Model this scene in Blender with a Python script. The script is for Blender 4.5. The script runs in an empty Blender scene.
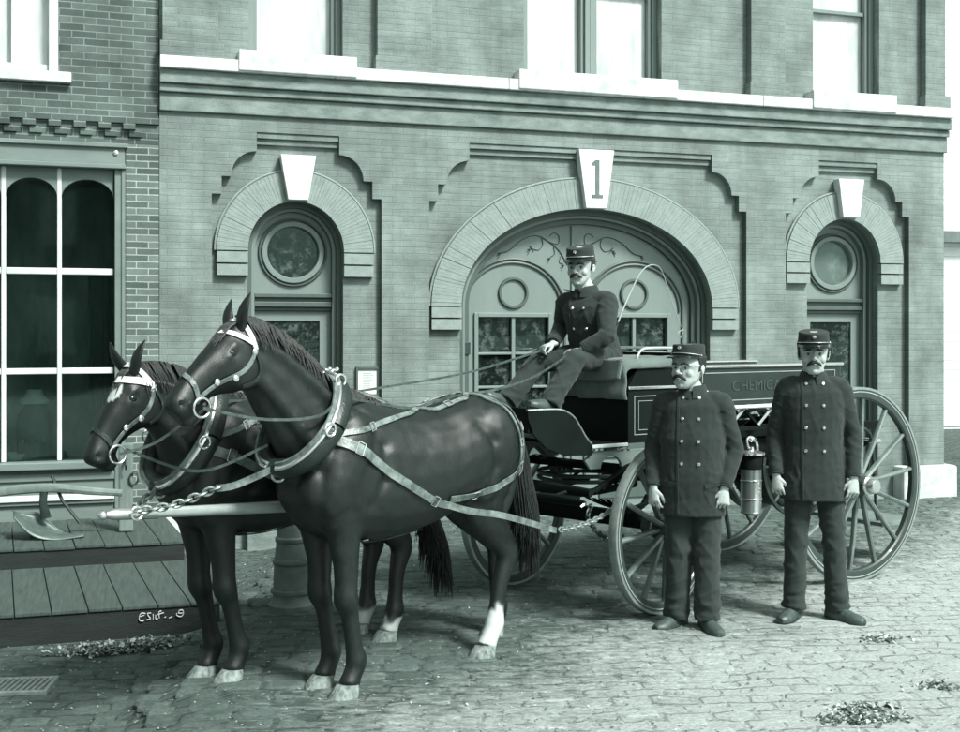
import bpy, bmesh, math, random
from mathutils import Vector, Matrix, noise
from mathutils.bvhtree import BVHTree
random.seed(7)
sc = bpy.context.scene
COL = sc.collection
V = Vector
R = math.radians
FOC, CAMH, YH = 1150.0, 1.765, 331.0

# ------------------------------------------------------------------ helpers
def tint(L):
    """a grey of albedo L in the green-grey tone of the old print"""
    L = max(L, 0.0)
    r = min(0.97, 0.44 + 0.60 * L ** 0.35)
    b = min(0.99, 0.83 + 0.18 * L ** 0.35)
    return (L * r, L, L * b, 1.0)

def tag(o, label=None, cat=None, group=None, kind=None):
    if label: o['label'] = label
    if cat: o['category'] = cat
    if group: o['group'] = group
    if kind: o['kind'] = kind
    return o

def empty(name, loc=(0, 0, 0), rz=0.0, label=None, cat=None, group=None):
    o = bpy.data.objects.new(name, None)
    COL.objects.link(o)
    o.location = loc
    o.rotation_euler = (0, 0, rz)
    o.empty_display_size = 0.1
    return tag(o, label, cat, group)

def wmat(o):
    m = Matrix.Translation(o.location) @ o.rotation_euler.to_matrix().to_4x4()
    return (wmat(o.parent) @ m) if o.parent else m

class MB:
    """collects shapes and links them as one mesh object"""
    def __init__(s): s.v = []; s.f = []; s.m = []
    def add(s, vs, fs, mi=0):
        k = len(s.v); s.v += [V(p) for p in vs]
        s.f += [[i + k for i in f] for f in fs]; s.m += [mi] * len(fs)
        return s
    def box(s, lo, hi, mi=0, M=None):
        x0, y0, z0 = lo; x1, y1, z1 = hi
        vs = [V(p) for p in ((x0,y0,z0),(x1,y0,z0),(x1,y1,z0),(x0,y1,z0),(x0,y0,z1),(x1,y0,z1),(x1,y1,z1),(x0,y1,z1))]
        if M is not None: vs = [M @ p for p in vs]
        return s.add(vs, [(0,3,2,1),(4,5,6,7),(0,1,5,4),(1,2,6,5),(2,3,7,6),(3,0,4,7)], mi)
    def loft(s, rings, cap=True, mi=0):
        n = len(rings[0]); vs = [p for r in rings for p in r]; fs = []
        for i in range(len(rings) - 1):
            for j in range(n):
                a = i*n+j; b = i*n+(j+1)%n
                fs.append((a, b, b+n, a+n))
        if cap:
            fs.append(tuple(reversed(range(n))))
            fs.append(tuple(range((len(rings)-1)*n, len(rings)*n)))
        return s.add(vs, fs, mi)
    def tube(s, pts, rad, n=8, mi=0, up=None, dens=0, cap=True):
        """rad: number, or list of numbers / (r_side, r_up) pairs"""
        pts = [V(p) for p in pts]
        if not isinstance(rad, (list, tuple)): rad = [rad]*len(pts)
        rad = [(r, r) if not isinstance(r, (tuple, list)) else tuple(r) for r in rad]
        if dens: pts, rad = smooth(pts, rad, dens)
        rings = []; prev = None
        for i, p in enumerate(pts):
            t = (pts[min(i+1, len(pts)-1)] - pts[max(i-1, 0)])
            if t.length < 1e-9: t = V((0,0,1))
            t.normalize()
            if up is not None:
                u = V(up) - t*t.dot(V(up))
                if u.length < 1e-4: u = t.orthogonal()
            elif prev is None: u = t.orthogonal()
            else:
                u = prev - t*t.dot(prev)
                if u.length < 1e-4: u = t.orthogonal()
            u.normalize(); prev = u; w = t.cross(u)
            ra, rb = rad[i]
            rings.append([p + w*(ra*math.cos(2*math.pi*k/n)) + u*(rb*math.sin(2*math.pi*k/n)) for k in range(n)])
        return s.loft(rings, cap, mi)
    def ball(s, c, r, n=12, mi=0, M=None):
        if not isinstance(r, (tuple, list)): r = (r, r, r)
        c = V(c); rings = []
        for i in range(1, n):
            a = math.pi*i/n
            ring = [V((math.sin(a)*math.cos(2*math.pi*k/(n+2))*r[0], math.sin(a)*math.sin(2*math.pi*k/(n+2))*r[1], -math.cos(a)*r[2])) for k in range(n+2)]
            rings.append([c + (M @ p if M is not None else p) for p in ring])
        return s.loft(rings, True, mi)
    def lathe(s, prof, c=(0,0,0), n=24, mi=0, M=None):
        c = V(c); rings = []
        for r, z in prof:
            ring = [V((r*math.cos(2*math.pi*k/n), r*math.sin(2*math.pi*k/n), z)) for k in range(n)]
            rings.append([c + (M @ p if M is not None else p) for p in ring])
        return s.loft(rings, True, mi)
    def cyl(s, a, b, r, n=16, mi=0, r2=None):
        return s.tube([a, b], [r, r if r2 is None else r2], n, mi)
    def prism(s, poly, ax, lo, hi, mi=0):
        """poly of 2-D points extruded along axis ax ('y' : x-z outline)"""
        def P(p, d):
            return V((p[0], d, p[1])) if ax == 'y' else (V((d, p[0], p[1])) if ax == 'x' else V((p[0], p[1], d)))
        n = len(poly)
        vs = [P(p, lo) for p in poly] + [P(p, hi) for p in poly]
        fs = [tuple(range(n)), tuple(reversed(range(n, 2*n)))] + [(i, n+i, n+(i+1) % n, (i+1) % n) for i in range(n)]
        return s.add(vs, fs, mi)
    def mesh(s, name, M=None):
        me = bpy.data.meshes.new(name)
        vs = [M @ p for p in s.v] if M is not None else s.v
        me.from_pydata([tuple(p) for p in vs], [], s.f)
        me.polygons.foreach_set('material_index', s.m)
        bm = bmesh.new(); bm.from_mesh(me)
        bmesh.ops.recalc_face_normals(bm, faces=bm.faces)
        bm.to_mesh(me); bm.free()
        return me
    def build(s, name, mat, parent=None, world=False, smooth_=True, bevel=0, wn=False):
        M = wmat(parent).inverted() if (world and parent) else None
        me = s.mesh(name, M)
        return link(name, me, mat, parent, smooth_, bevel)

def link(name, me, mat, parent=None, smooth_=True, bevel=0):
    for m in (mat if isinstance(mat, (list, tuple)) else [mat]): me.materials.append(m)
    o = bpy.data.objects.new(name, me); COL.objects.link(o); o.parent = parent
    if smooth_:
        me.polygons.foreach_set('use_smooth', [True]*len(me.polygons))
        try: me.set_sharp_from_angle(angle=R(38))
        except Exception: pass
    if bevel:
        b = o.modifiers.new('bevel', 'BEVEL'); b.width = bevel; b.segments = 2; b.limit_method = 'ANGLE'; b.angle_limit = R(40)
    return o

def smooth(pts, rad, k):
    P, Q = [], []
    n = len(pts)
    for i in range(n-1):
        p0, p1, p2, p3 = pts[max(i-1,0)], pts[i], pts[i+1], pts[min(i+2,n-1)]
        r1, r2 = rad[i], rad[i+1]
        for j in range(k):
            t = j/k
            P.append(0.5*((2*p1)+(p2-p0)*t+(2*p0-5*p1+4*p2-p3)*t*t+(3*p1-p0-3*p2+p3)*t**3))
            Q.append(tuple(a+(b-a)*t for a, b in zip(r1, r2)))
    P.append(pts[-1]); Q.append(rad[-1])
    return P, Q

def spl(pts, k=6):
    return smooth([V(p) for p in pts], [(0,0)]*len(pts), k)[0]

def remesh(mb, voxel, iters=3, fac=0.5):
    """fuse overlapping closed shapes into one continuous skin"""
    me = mb.mesh('tmp'); o = bpy.data.objects.new('tmp', me); COL.objects.link(o)
    m = o.modifiers.new('r', 'REMESH'); m.mode = 'VOXEL'; m.voxel_size = voxel; m.use_smooth_shade = True
    if iters:
        s = o.modifiers.new('s', 'SMOOTH'); s.factor = fac; s.iterations = iters
    dg = bpy.context.evaluated_depsgraph_get(); dg.update()
    out = bpy.data.meshes.new_from_object(o.evaluated_get(dg))
    bpy.data.objects.remove(o); bpy.data.meshes.remove(me)
    return out

def plate(outlines, y0, y1):
    """flat plate with holes: closed x-z outlines, thickness from y0 to y1 (y grows into the wall)"""
    cu = bpy.data.curves.new('c', 'CURVE'); cu.dimensions = '2D'; cu.fill_mode = 'BOTH'
    cu.extrude = abs(y1-y0)/2
    for ol in outlines:
        sp = cu.splines.new('POLY'); sp.points.add(len(ol)-1)
        for i, p in enumerate(ol): sp.points[i].co = (p[0], p[1], 0, 1)
        sp.use_cyclic_u = True
    o = bpy.data.objects.new('c', cu); COL.objects.link(o)
    dg = bpy.context.evaluated_depsgraph_get(); dg.update()
    me = bpy.data.meshes.new_from_object(o.evaluated_get(dg))
    bpy.data.objects.remove(o)
    ym = (y0+y1)/2
    me.transform(Matrix.Translation((0, ym, 0)) @ Matrix.Rotation(R(90), 4, 'X'))
    return me

def text_mesh(txt, size, depth, M):
    cu = bpy.data.curves.new('t', 'FONT'); cu.body = txt; cu.size = size; cu.extrude = depth
    cu.align_x = 'CENTER'; cu.align_y = 'CENTER'
    o = bpy.data.objects.new('t', cu); COL.objects.link(o)
    dg = bpy.context.evaluated_depsgraph_get(); dg.update()
    me = bpy.data.meshes.new_from_object(o.evaluated_get(dg))
    bpy.data.objects.remove(o); me.transform(M)
    return me

def arc(cx, cz, rx, rz, a0, a1, n):
    return [(cx+rx*math.cos(R(a0+(a1-a0)*i/n)), cz+rz*math.sin(R(a0+(a1-a0)*i/n))) for i in range(n+1)]

def smoothstep(a, b, x):
    t = max(0, min(1, (x-a)/(b-a))); return t*t*(3-2*t)

# ------------------------------------------------------------------ materials
def nodes(name):
    m = bpy.data.materials.new(name); m.use_nodes = True
    nt = m.node_tree; bs = nt.nodes['Principled BSDF']
    return m, nt, bs
def N(nt, t, **k):
    n = nt.nodes.new(t)
    for a, b in k.items():
        if a.startswith('i_'): n.inputs[a[2:].replace('_', ' ')].default_value = b
        else: setattr(n, a, b)
    return n
def ramp(nt, fac, stops):
    r = nt.nodes.new('ShaderNodeValToRGB'); nt.links.new(fac, r.inputs[0])
    while len(r.color_ramp.elements) < len(stops): r.color_ramp.elements.new(0.5)
    for e, (p, c) in zip(r.color_ramp.elements, stops):
        e.position = p; e.color = c if isinstance(c, tuple) else tint(c)
    return r.outputs[0]
def mixc(nt, fac, a, b, mode='MIX'):
    m = nt.nodes.new('ShaderNodeMix'); m.data_type = 'RGBA'; m.blend_type = mode
    for k, x in ((0, fac), (6, a), (7, b)):
        if isinstance(x, bpy.types.NodeSocket): nt.links.new(x, m.inputs[k])
        else: m.inputs[k].default_value = x
    return m.outputs[2]

def mat(name, lo, hi=None, rough=0.7, scale=8.0, bump=0.15, bscale=60.0, metal=0.0, spec=0.5, stretch=(1,1,1), coat=0.0, dist=0.01, sheen=0.0):
    m, nt, bs = nodes(name)
    hi = lo*1.5 if hi is None else hi
    tc = N(nt, 'ShaderNodeTexCoord'); mp = N(nt, 'ShaderNodeMapping'); mp.inputs['Scale'].default_value = stretch
    nt.links.new(tc.outputs['Object'], mp.inputs[0])
    n1 = N(nt, 'ShaderNodeTexNoise', i_Scale=scale, i_Detail=6.0, i_Roughness=0.62)
    nt.links.new(mp.outputs[0], n1.inputs['Vector'])
    c = ramp(nt, n1.outputs[0], [(0.3, lo), (0.7, hi)])
    nt.links.new(c, bs.inputs['Base Color'])
    bs.inputs['Roughness'].default_value = rough; bs.inputs['Metallic'].default_value = metal
    bs.inputs['Specular IOR Level'].default_value = spec
    bs.inputs['Coat Weight'].default_value = coat
    if sheen: bs.inputs['Sheen Weight'].default_value = sheen; bs.inputs['Sheen Roughness'].default_value = 0.5
    if bump:
        n2 = N(nt, 'ShaderNodeTexNoise', i_Scale=bscale, i_Detail=4.0)
        nt.links.new(mp.outputs[0], n2.inputs['Vector'])
        b = N(nt, 'ShaderNodeBump', i_Strength=bump, i_Distance=dist)
        nt.links.new(n2.outputs[0], b.inputs['Height']); nt.links.new(b.outputs[0], bs.inputs['Normal'])
    return m

def brick_mat(name, c1, c2, mortar, bw, bh, ms, bump=0.5, stain=0.5, msmooth=0.3, streak=0.0, courses=False):
    m, nt, bs = nodes(name)
    tc = N(nt, 'ShaderNodeTexCoord'); sep = N(nt, 'ShaderNodeSeparateXYZ'); nt.links.new(tc.outputs['Object'], sep.inputs[0])
    ad = N(nt, 'ShaderNodeMath', operation='ADD'); nt.links.new(sep.outputs[0], ad.inputs[0]); nt.links.new(sep.outputs[1], ad.inputs[1])
    cb = N(nt, 'ShaderNodeCombineXYZ'); nt.links.new(ad.outputs[0], cb.inputs[0]); nt.links.new(sep.outputs[2], cb.inputs[1])
    # slightly uneven courses
    nd = N(nt, 'ShaderNodeTexNoise', i_Scale=5.0, i_Detail=3.0); nt.links.new(tc.outputs['Object'], nd.inputs['Vector'])
    vm = N(nt, 'ShaderNodeVectorMath', operation='SCALE'); vm.inputs['Scale'].default_value = 0.008; nt.links.new(nd.outputs['Color'], vm.inputs[0])
    va = N(nt, 'ShaderNodeVectorMath', operation='ADD'); nt.links.new(cb.outputs[0], va.inputs[0]); nt.links.new(vm.outputs[0], va.inputs[1])
    br = N(nt, 'ShaderNodeTexBrick', offset=0.5); nt.links.new(va.outputs[0], br.inputs['Vector'])
    for k, x in (('Scale', 1.0), ('Brick Width', bw), ('Row Height', bh), ('Mortar Size', ms), ('Mortar Smooth', msmooth), ('Bias', 0.0)):
        br.inputs[k].default_value = x
    br.inputs['Color1'].default_value = tint(c1); br.inputs['Color2'].default_value = tint(c2); br.inputs['Mortar'].default_value = tint(mortar)
    n1 = N(nt, 'ShaderNodeTexNoise', i_Scale=1.6, i_Detail=8.0, i_Roughness=0.65); nt.links.new(tc.outputs['Object'], n1.inputs['Vector'])
    st = ramp(nt, n1.outputs[0], [(0.32, (1-stain*0.45,)*3+(1,)), (0.66, (1+stain*0.15,)*3+(1,))])
    c = mixc(nt, 1.0, br.outputs['Color'], st, 'MULTIPLY')
    n3 = N(nt, 'ShaderNodeTexNoise', i_Scale=70.0, i_Detail=5.0, i_Roughness=0.7); nt.links.new(tc.outputs['Object'], n3.inputs['Vector'])
    s3 = ramp(nt, n3.outputs[0], [(0.3, (0.82,)*3+(1,)), (0.7, (1.12,)*3+(1,))])
    c = mixc(nt, 1.0, c, s3, 'MULTIPLY')
    if streak:
        mp = N(nt, 'ShaderNodeMapping'); mp.inputs['Scale'].default_value = (9, 9, 1.1); nt.links.new(tc.outputs['Object'], mp.inputs[0])
        n4 = N(nt, 'ShaderNodeTexNoise', i_Scale=1.0, i_Detail=5.0); nt.links.new(mp.outputs[0], n4.inputs['Vector'])
        s4 = ramp(nt, n4.outputs[0], [(0.35, (1-streak,)*3+(1,)), (0.6, (1.05,)*3+(1,))])
        c = mixc(nt, 1.0, c, s4, 'MULTIPLY')
    if courses:
        mp = N(nt, 'ShaderNodeMapping'); mp.inputs['Scale'].default_value = (3, 3, 34); nt.links.new(tc.outputs['Object'], mp.inputs[0])
        n5 = N(nt, 'ShaderNodeTexNoise', i_Scale=1.0, i_Detail=4.0, i_Roughness=0.7); nt.links.new(mp.outputs[0], n5.inputs['Vector'])
        s5 = ramp(nt, n5.outputs[0], [(0.32, (0.84,)*3+(1,)), (0.66, (1.09,)*3+(1,))])
        c = mixc(nt, 1.0, c, s5, 'MULTIPLY')
        # flaked spots where the paint has come away
        n6 = N(nt, 'ShaderNodeTexNoise', i_Scale=4.5, i_Detail=9.0, i_Roughness=0.75); nt.links.new(tc.outputs['Object'], n6.inputs['Vector'])
        s6 = ramp(nt, n6.outputs[0], [(0.66, (1, 1, 1, 1)), (0.72, (1.5,)*3+(1,))])
        c = mixc(nt, 1.0, c, s6, 'MULTIPLY')
    nt.links.new(c, bs.inputs['Base Color']); bs.inputs['Roughness'].default_value = 0.85
    bp = N(nt, 'ShaderNodeBump', i_Strength=bump, i_Distance=0.006, invert=True)
    nt.links.new(br.outputs['Fac'], bp.inputs['Height'])
    b2 = N(nt, 'ShaderNodeBump', i_Strength=0.35, i_Distance=0.004)
    nt.links.new(n3.outputs[0], b2.inputs['Height']); nt.links.new(bp.outputs[0], b2.inputs['Normal'])
    nt.links.new(b2.outputs[0], bs.inputs['Normal'])
    return m

def glass_mat(name, alb=0.02, clear=0.5, refl_blotch=False):
    """old window glass: part see-through, part reflecting, dusty, with optional painted reflections"""
    m, nt, bs = nodes(name)
    nt.nodes.remove(bs)
    out = nt.nodes['Material Output']
    tr = N(nt, 'ShaderNodeBsdfTransparent'); tr.inputs[0].default_value = (0.8, 0.88, 0.85, 1)
    gl = N(nt, 'ShaderNodeBsdfGlossy', i_Roughness=0.03); gl.inputs[0].default_value = (0.72, 0.95, 0.88, 1)
    df = N(nt, 'ShaderNodeBsdfDiffuse'); 
    tc = N(nt, 'ShaderNodeTexCoord')
    n1 = N(nt, 'ShaderNodeTexNoise', i_Scale=3.0, i_Detail=9.0, i_Roughness=0.8); nt.links.new(tc.outputs['Object'], n1.inputs['Vector'])
    if refl_blotch: n1.inputs['Scale'].default_value = 11.0  # patches imitate tree reflections, painted into the diffuse colour
    nt.links.new(ramp(nt, n1.outputs[0], [(0.5, alb), (0.62, alb*9)] if refl_blotch else [(0.5, alb), (0.85, alb*2.5)]), df.inputs[0])
    nb = N(nt, 'ShaderNodeTexNoise', i_Scale=1.4, i_Detail=1.0); nt.links.new(tc.outputs['Object'], nb.inputs['Vector'])
    bp = N(nt, 'ShaderNodeBump', i_Strength=0.06, i_Distance=0.05); nt.links.new(nb.outputs[0], bp.inputs['Height']); nt.links.new(bp.outputs[0], gl.inputs['Normal'])
    m1 = N(nt, 'ShaderNodeMixShader'); m1.inputs[0].default_value = clear; nt.links.new(df.outputs[0], m1.inputs[1]); nt.links.new(tr.outputs[0], m1.inputs[2])
    fr = N(nt, 'ShaderNodeFresnel', i_IOR=1.5)
    m2 = N(nt, 'ShaderNodeMixShader'); nt.links.new(fr.outputs[0], m2.inputs[0]); nt.links.new(m1.outputs[0], m2.inputs[1]); nt.links.new(gl.outputs[0], m2.inputs[2])
    nt.links.new(m2.outputs[0], out.inputs[0])
    return m

M_ = {}
M_['station'] = brick_mat('painted_brick', 0.225, 0.25, 0.21, 0.21, 0.0577, 0.005, bump=0.35, stain=0.95, msmooth=0.8, streak=0.09, courses=True)
M_['shopbrick'] = brick_mat('shop_brick', 0.09, 0.2, 0.40, 0.2, 0.0577, 0.0055, bump=0.5, stain=0.9)
M_['sbrick_dark'] = brick_mat('shop_brick_upper', 0.08, 0.16, 0.26, 0.2, 0.06, 0.0055, bump=0.6, stain=1.3)
M_['voussoir'] = mat('voussoir_brick', 0.23, 0.30, 0.85, 14, 0.4, 90)
M_['band'] = mat('weathered_render', 0.13, 0.28, 0.85, 4.2, 0.5, 60, stretch=(1,1,2.2))
M_['stone'] = mat('pale_stone', 0.42, 0.68, 0.8, 7, 0.25, 70)
M_['keystone'] = mat('white_keystone', 0.58, 0.76, 0.7, 9, 0.2, 60)
M_['wood'] = mat('painted_joinery', 0.18, 0.215, 0.5, 4, 0.12, 40, stretch=(1,1,0.2))
M_['wood_d'] = mat('dark_joinery', 0.075, 0.105, 0.5, 4, 0.12, 40, stretch=(1,1,0.2))
M_['shopwood'] = mat('shopfront_paint', 0.14, 0.21, 0.6, 3, 0.2, 30, stretch=(0.3,1,1))
M_['whitewood'] = mat('white_paint', 0.48, 0.68, 0.6, 5, 0.1, 40)
M_['blind'] = mat('white_blind', 0.42, 0.72, 0.8, 2.2, 0.3, 12, stretch=(2.5,1,.5), dist=.02)
M_['glass'] = glass_mat('old_window_glass', 0.014, 0.88)
M_['glass_b'] = glass_mat('reflection_blotch_glass', 0.02, 0.45, True)
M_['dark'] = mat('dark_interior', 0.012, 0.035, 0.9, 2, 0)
M_['room'] = mat('dim_room', 0.06, 0.4, 0.9, 1.6, 0, stretch=(1.5, 1, .5))
M_['curtain'] = mat('faded_curtain', 0.06, 0.16, 0.9, 3, 0.2, 20, stretch=(6,1,0.6))
M_['scroll'] = mat('painted_scroll', 0.03, 0.05, 0.6, 10, 0)
M_['ironpaint'] = mat('iron_paint', 0.10, 0.16, 0.55, 12, 0.3, 60)
M_['plank'] = mat('worn_planks', 0.05, 0.10, 0.9, 4.0, 0.8, 40, stretch=(12,.8,1))
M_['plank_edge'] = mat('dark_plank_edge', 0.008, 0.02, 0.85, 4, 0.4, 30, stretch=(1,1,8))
M_['carriage'] = mat('carriage_paint', 0.006, 0.011, 0.6, 5, 0.05, 40, spec=.10)
M_['panel'] = mat('panel_paint', 0.02, 0.03, 0.45, 5, 0.05, 40, coat=0.08, spec=.35)
M_['stripe'] = mat('pinstripe', 0.3, 0.4, 0.5, 8, 0)
M_['letter'] = mat('gilt_letter', 0.045, 0.055, 0.5, 8, 0)
M_['wheelpaint'] = mat('wheel_paint', 0.03, 0.055, 0.45, 6, 0.1, 50, coat=0.1)
M_['spoke'] = mat('spoke_paint', 0.09, 0.22, 0.35, 6, 0.1, 50, coat=0.3)
M_['tyre'] = mat('iron_tyre', 0.28, 0.42, 0.42, 20, 0.3, 80, metal=0.6)
M_['brass'] = mat('polished_brass', 0.55, 0.75, 0.22, 8, 0.05, 60, metal=0.9)
M_['nickel'] = mat('nickel_plate', 0.7, 0.85, 0.2, 8, 0.05, 60, metal=0.9)
M_['iron'] = mat('dark_iron', 0.03, 0.06, 0.5, 14, 0.2, 70, metal=0.3)
M_['leather'] = mat('black_leather', 0.015, 0.03, 0.38, 12, 0.3, 90)
M_['strap'] = mat('harness_strap', 0.04, 0.27, 0.34, 16, 0.3, 90)
M_['rein'] = mat('rein_leather', 0.03, 0.12, 0.4, 20, 0.2, 90)
M_['oldchain'] = mat('dull_chain', 0.16, 0.38, 0.4, 30, 0.2, 60, metal=0.7)
M_['glass_c'] = glass_mat('frosted_pane', 0.13, 0.1)
M_['wstrap'] = mat('white_strap', 0.6, 0.78, 0.5, 9, 0.1, 90)
M_['hoof'] = mat('hoof_horn', 0.07, 0.34, 0.85, 38, 0.7, 60, stretch=(1,1,0.4))
M_['hair'] = mat('black_hair', 0.006, 0.012, 0.6, 30, 0.3, 80)
M_['mhair'] = mat('moustache_hair', 0.008, 0.022, 0.7, 60, 0.3, 90)
M_['poleroof'] = mat('pale_pole_paint', 0.28, 0.42, 0.45, 6, 0.2, 30)
M_['cloth'] = mat('wool_coat', 0.017, 0.025, 0.95, 25, 0.5, 300, sheen=0.08, dist=0.003)
M_['trouser'] = mat('wool_trousers', 0.02, 0.032, 0.95, 20, 0.5, 250, sheen=0.08, dist=0.003)
M_['kepi'] = mat('cap_cloth', 0.014, 0.022, 0.9, 25, 0.3, 200, sheen=0.06)
M_['visor'] = mat('patent_visor', 0.008, 0.012, 0.2, 10, 0)
M_['shoe'] = mat('worn_shoe', 0.035, 0.09, 0.45, 12, 0.3, 60)
M_['skin'] = mat('skin', 0.34, 0.46, 0.6, 30, 0.3, 120, dist=.003)
M_['skin'].node_tree.nodes['Principled BSDF'].inputs['Subsurface Weight'].default_value = 0.08
M_['blanket'] = mat('seat_blanket', 0.10, 0.15, 0.95, 10, 0.6, 120, sheen=0.2)
M_['eye'] = mat('eye_dark', 0.01, 0.015, 0.15, 10, 0)
M_['eyewhite'] = mat('eye_white', 0.22, 0.28, 0.3, 10, 0)
M_['block'] = None
M_['paper'] = mat('notice_paper', 0.6, 0.75, 0.8, 6, 0)
M_['leaf'] = mat('dry_leaf', 0.2, 0.65, 0.8, 25, 0)
M_['leaf2'] = mat('dark_leaf', 0.04, 0.12, 0.8, 25, 0)
M_['pebble'] = mat('grit', 0.12, 0.38, 0.9, 25, 0)
M_['plough'] = mat('plough_steel', 0.07, 0.17, 0.45, 7, 0.2, 40, metal=0.3)
M_['oldwood'] = mat('old_grey_wood', 0.12, 0.22, 0.85, 5, 0.4, 40, stretch=(1,1,0.2))
M_['farwall'] = mat('far_white_wall', 0.75, 0.85, 0.8, 3, 0.1, 20)
M_['across'] = mat('added_wall', 0.06, 0.16, 0.9, 1.2, 0.2, 10)

def coat_mat(name, lo, hi, white=0.5):
    m = mat(name, lo, hi, 0.40, 70.0, 0.4, 340, spec=0.5, stretch=(1, 1, 0.35), dist=0.004)
    nt = m.node_tree; bs = nt.nodes['Principled BSDF']
    src = bs.inputs['Base Color'].links[0].from_socket
    at = N(nt, 'ShaderNodeAttribute', attribute_name='white')
    c = mixc(nt, at.outputs['Fac'], src, tint(white))
    nt.links.new(c, bs.inputs['Base Color'])
    return m
M_['coat_bay'] = coat_mat('bay_horse_coat', 0.006, 0.016)
M_['coat_dark'] = coat_mat('dark_horse_coat', 0.006, 0.012)

# ------------------------------------------------------------------ camera and light
cam = bpy.data.cameras.new('camera'); co = bpy.data.objects.new('camera', cam); COL.objects.link(co)
co.location = (0, 0, CAMH); co.rotation_euler = (R(90), 0, 0)
cam.sensor_width = 36; cam.lens = FOC/960*36; cam.shift_y = -35.0/960; cam.clip_end = 2000; cam.clip_start = 0.05
sc.camera = co
SUN = V((0.52, -0.50, 0.80)).normalized()
w = bpy.data.worlds.new('World'); sc.world = w; w.use_nodes = True
nt = w.node_tree; bg = nt.nodes['Background']
sky = nt.nodes.new('ShaderNodeTexSky'); sky.sky_type = 'NISHITA'; sky.sun_disc = False
sky.sun_elevation = math.asin(SUN.z); sky.sun_rotation = math.atan2(SUN.x, SUN.y); sky.dust_density = 4.0; sky.air_density = 1.0
bw = nt.nodes.new('ShaderNodeRGBToBW'); nt.links.new(sky.outputs[0], bw.inputs[0])
mx = nt.nodes.new('ShaderNodeMix'); mx.data_type = 'RGBA'; mx.blend_type = 'MULTIPLY'; mx.inputs[0].default_value = 1.0
nt.links.new(bw.outputs[0], mx.inputs[6]); mx.inputs[7].default_value = (0.86, 1.0, 0.955, 1)
nt.links.new(mx.outputs[2], bg.inputs[0]); bg.inputs[1].default_value = 0.092
sl = bpy.data.lights.new('sun', 'SUN'); so = bpy.data.objects.new('sun', sl); COL.objects.link(so)
so.rotation_euler = SUN.to_track_quat('Z', 'Y').to_euler(); sl.energy = 2.7; sl.angle = R(11); sl.color = (1.0, 0.99, 0.95)
sc.view_settings.view_transform = 'Standard'; sc.view_settings.look = 'None'; sc.view_settings.gamma = 1
sc.view_settings.use_curve_mapping = False; sc.view_settings.exposure = 1.18
sc.cycles.max_bounces = 6; sc.cycles.transparent_max_bounces = 8; sc.cycles.use_denoising = True
# ------------------------------------------------------------------ the ground
TH = R(17.05)
def ground_z(X, Y):
    d = smoothstep(1.3, 1.95, -X)
    z = -0.18*d
    if 1.5 < Y < 13 and abs(X) < 7:
        z += 0.012*(noise.noise(V((X*1.1, Y*1.1, 0)))) + 0.004*noise.noise(V((X*6, Y*6, 3)))
    return z

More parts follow.
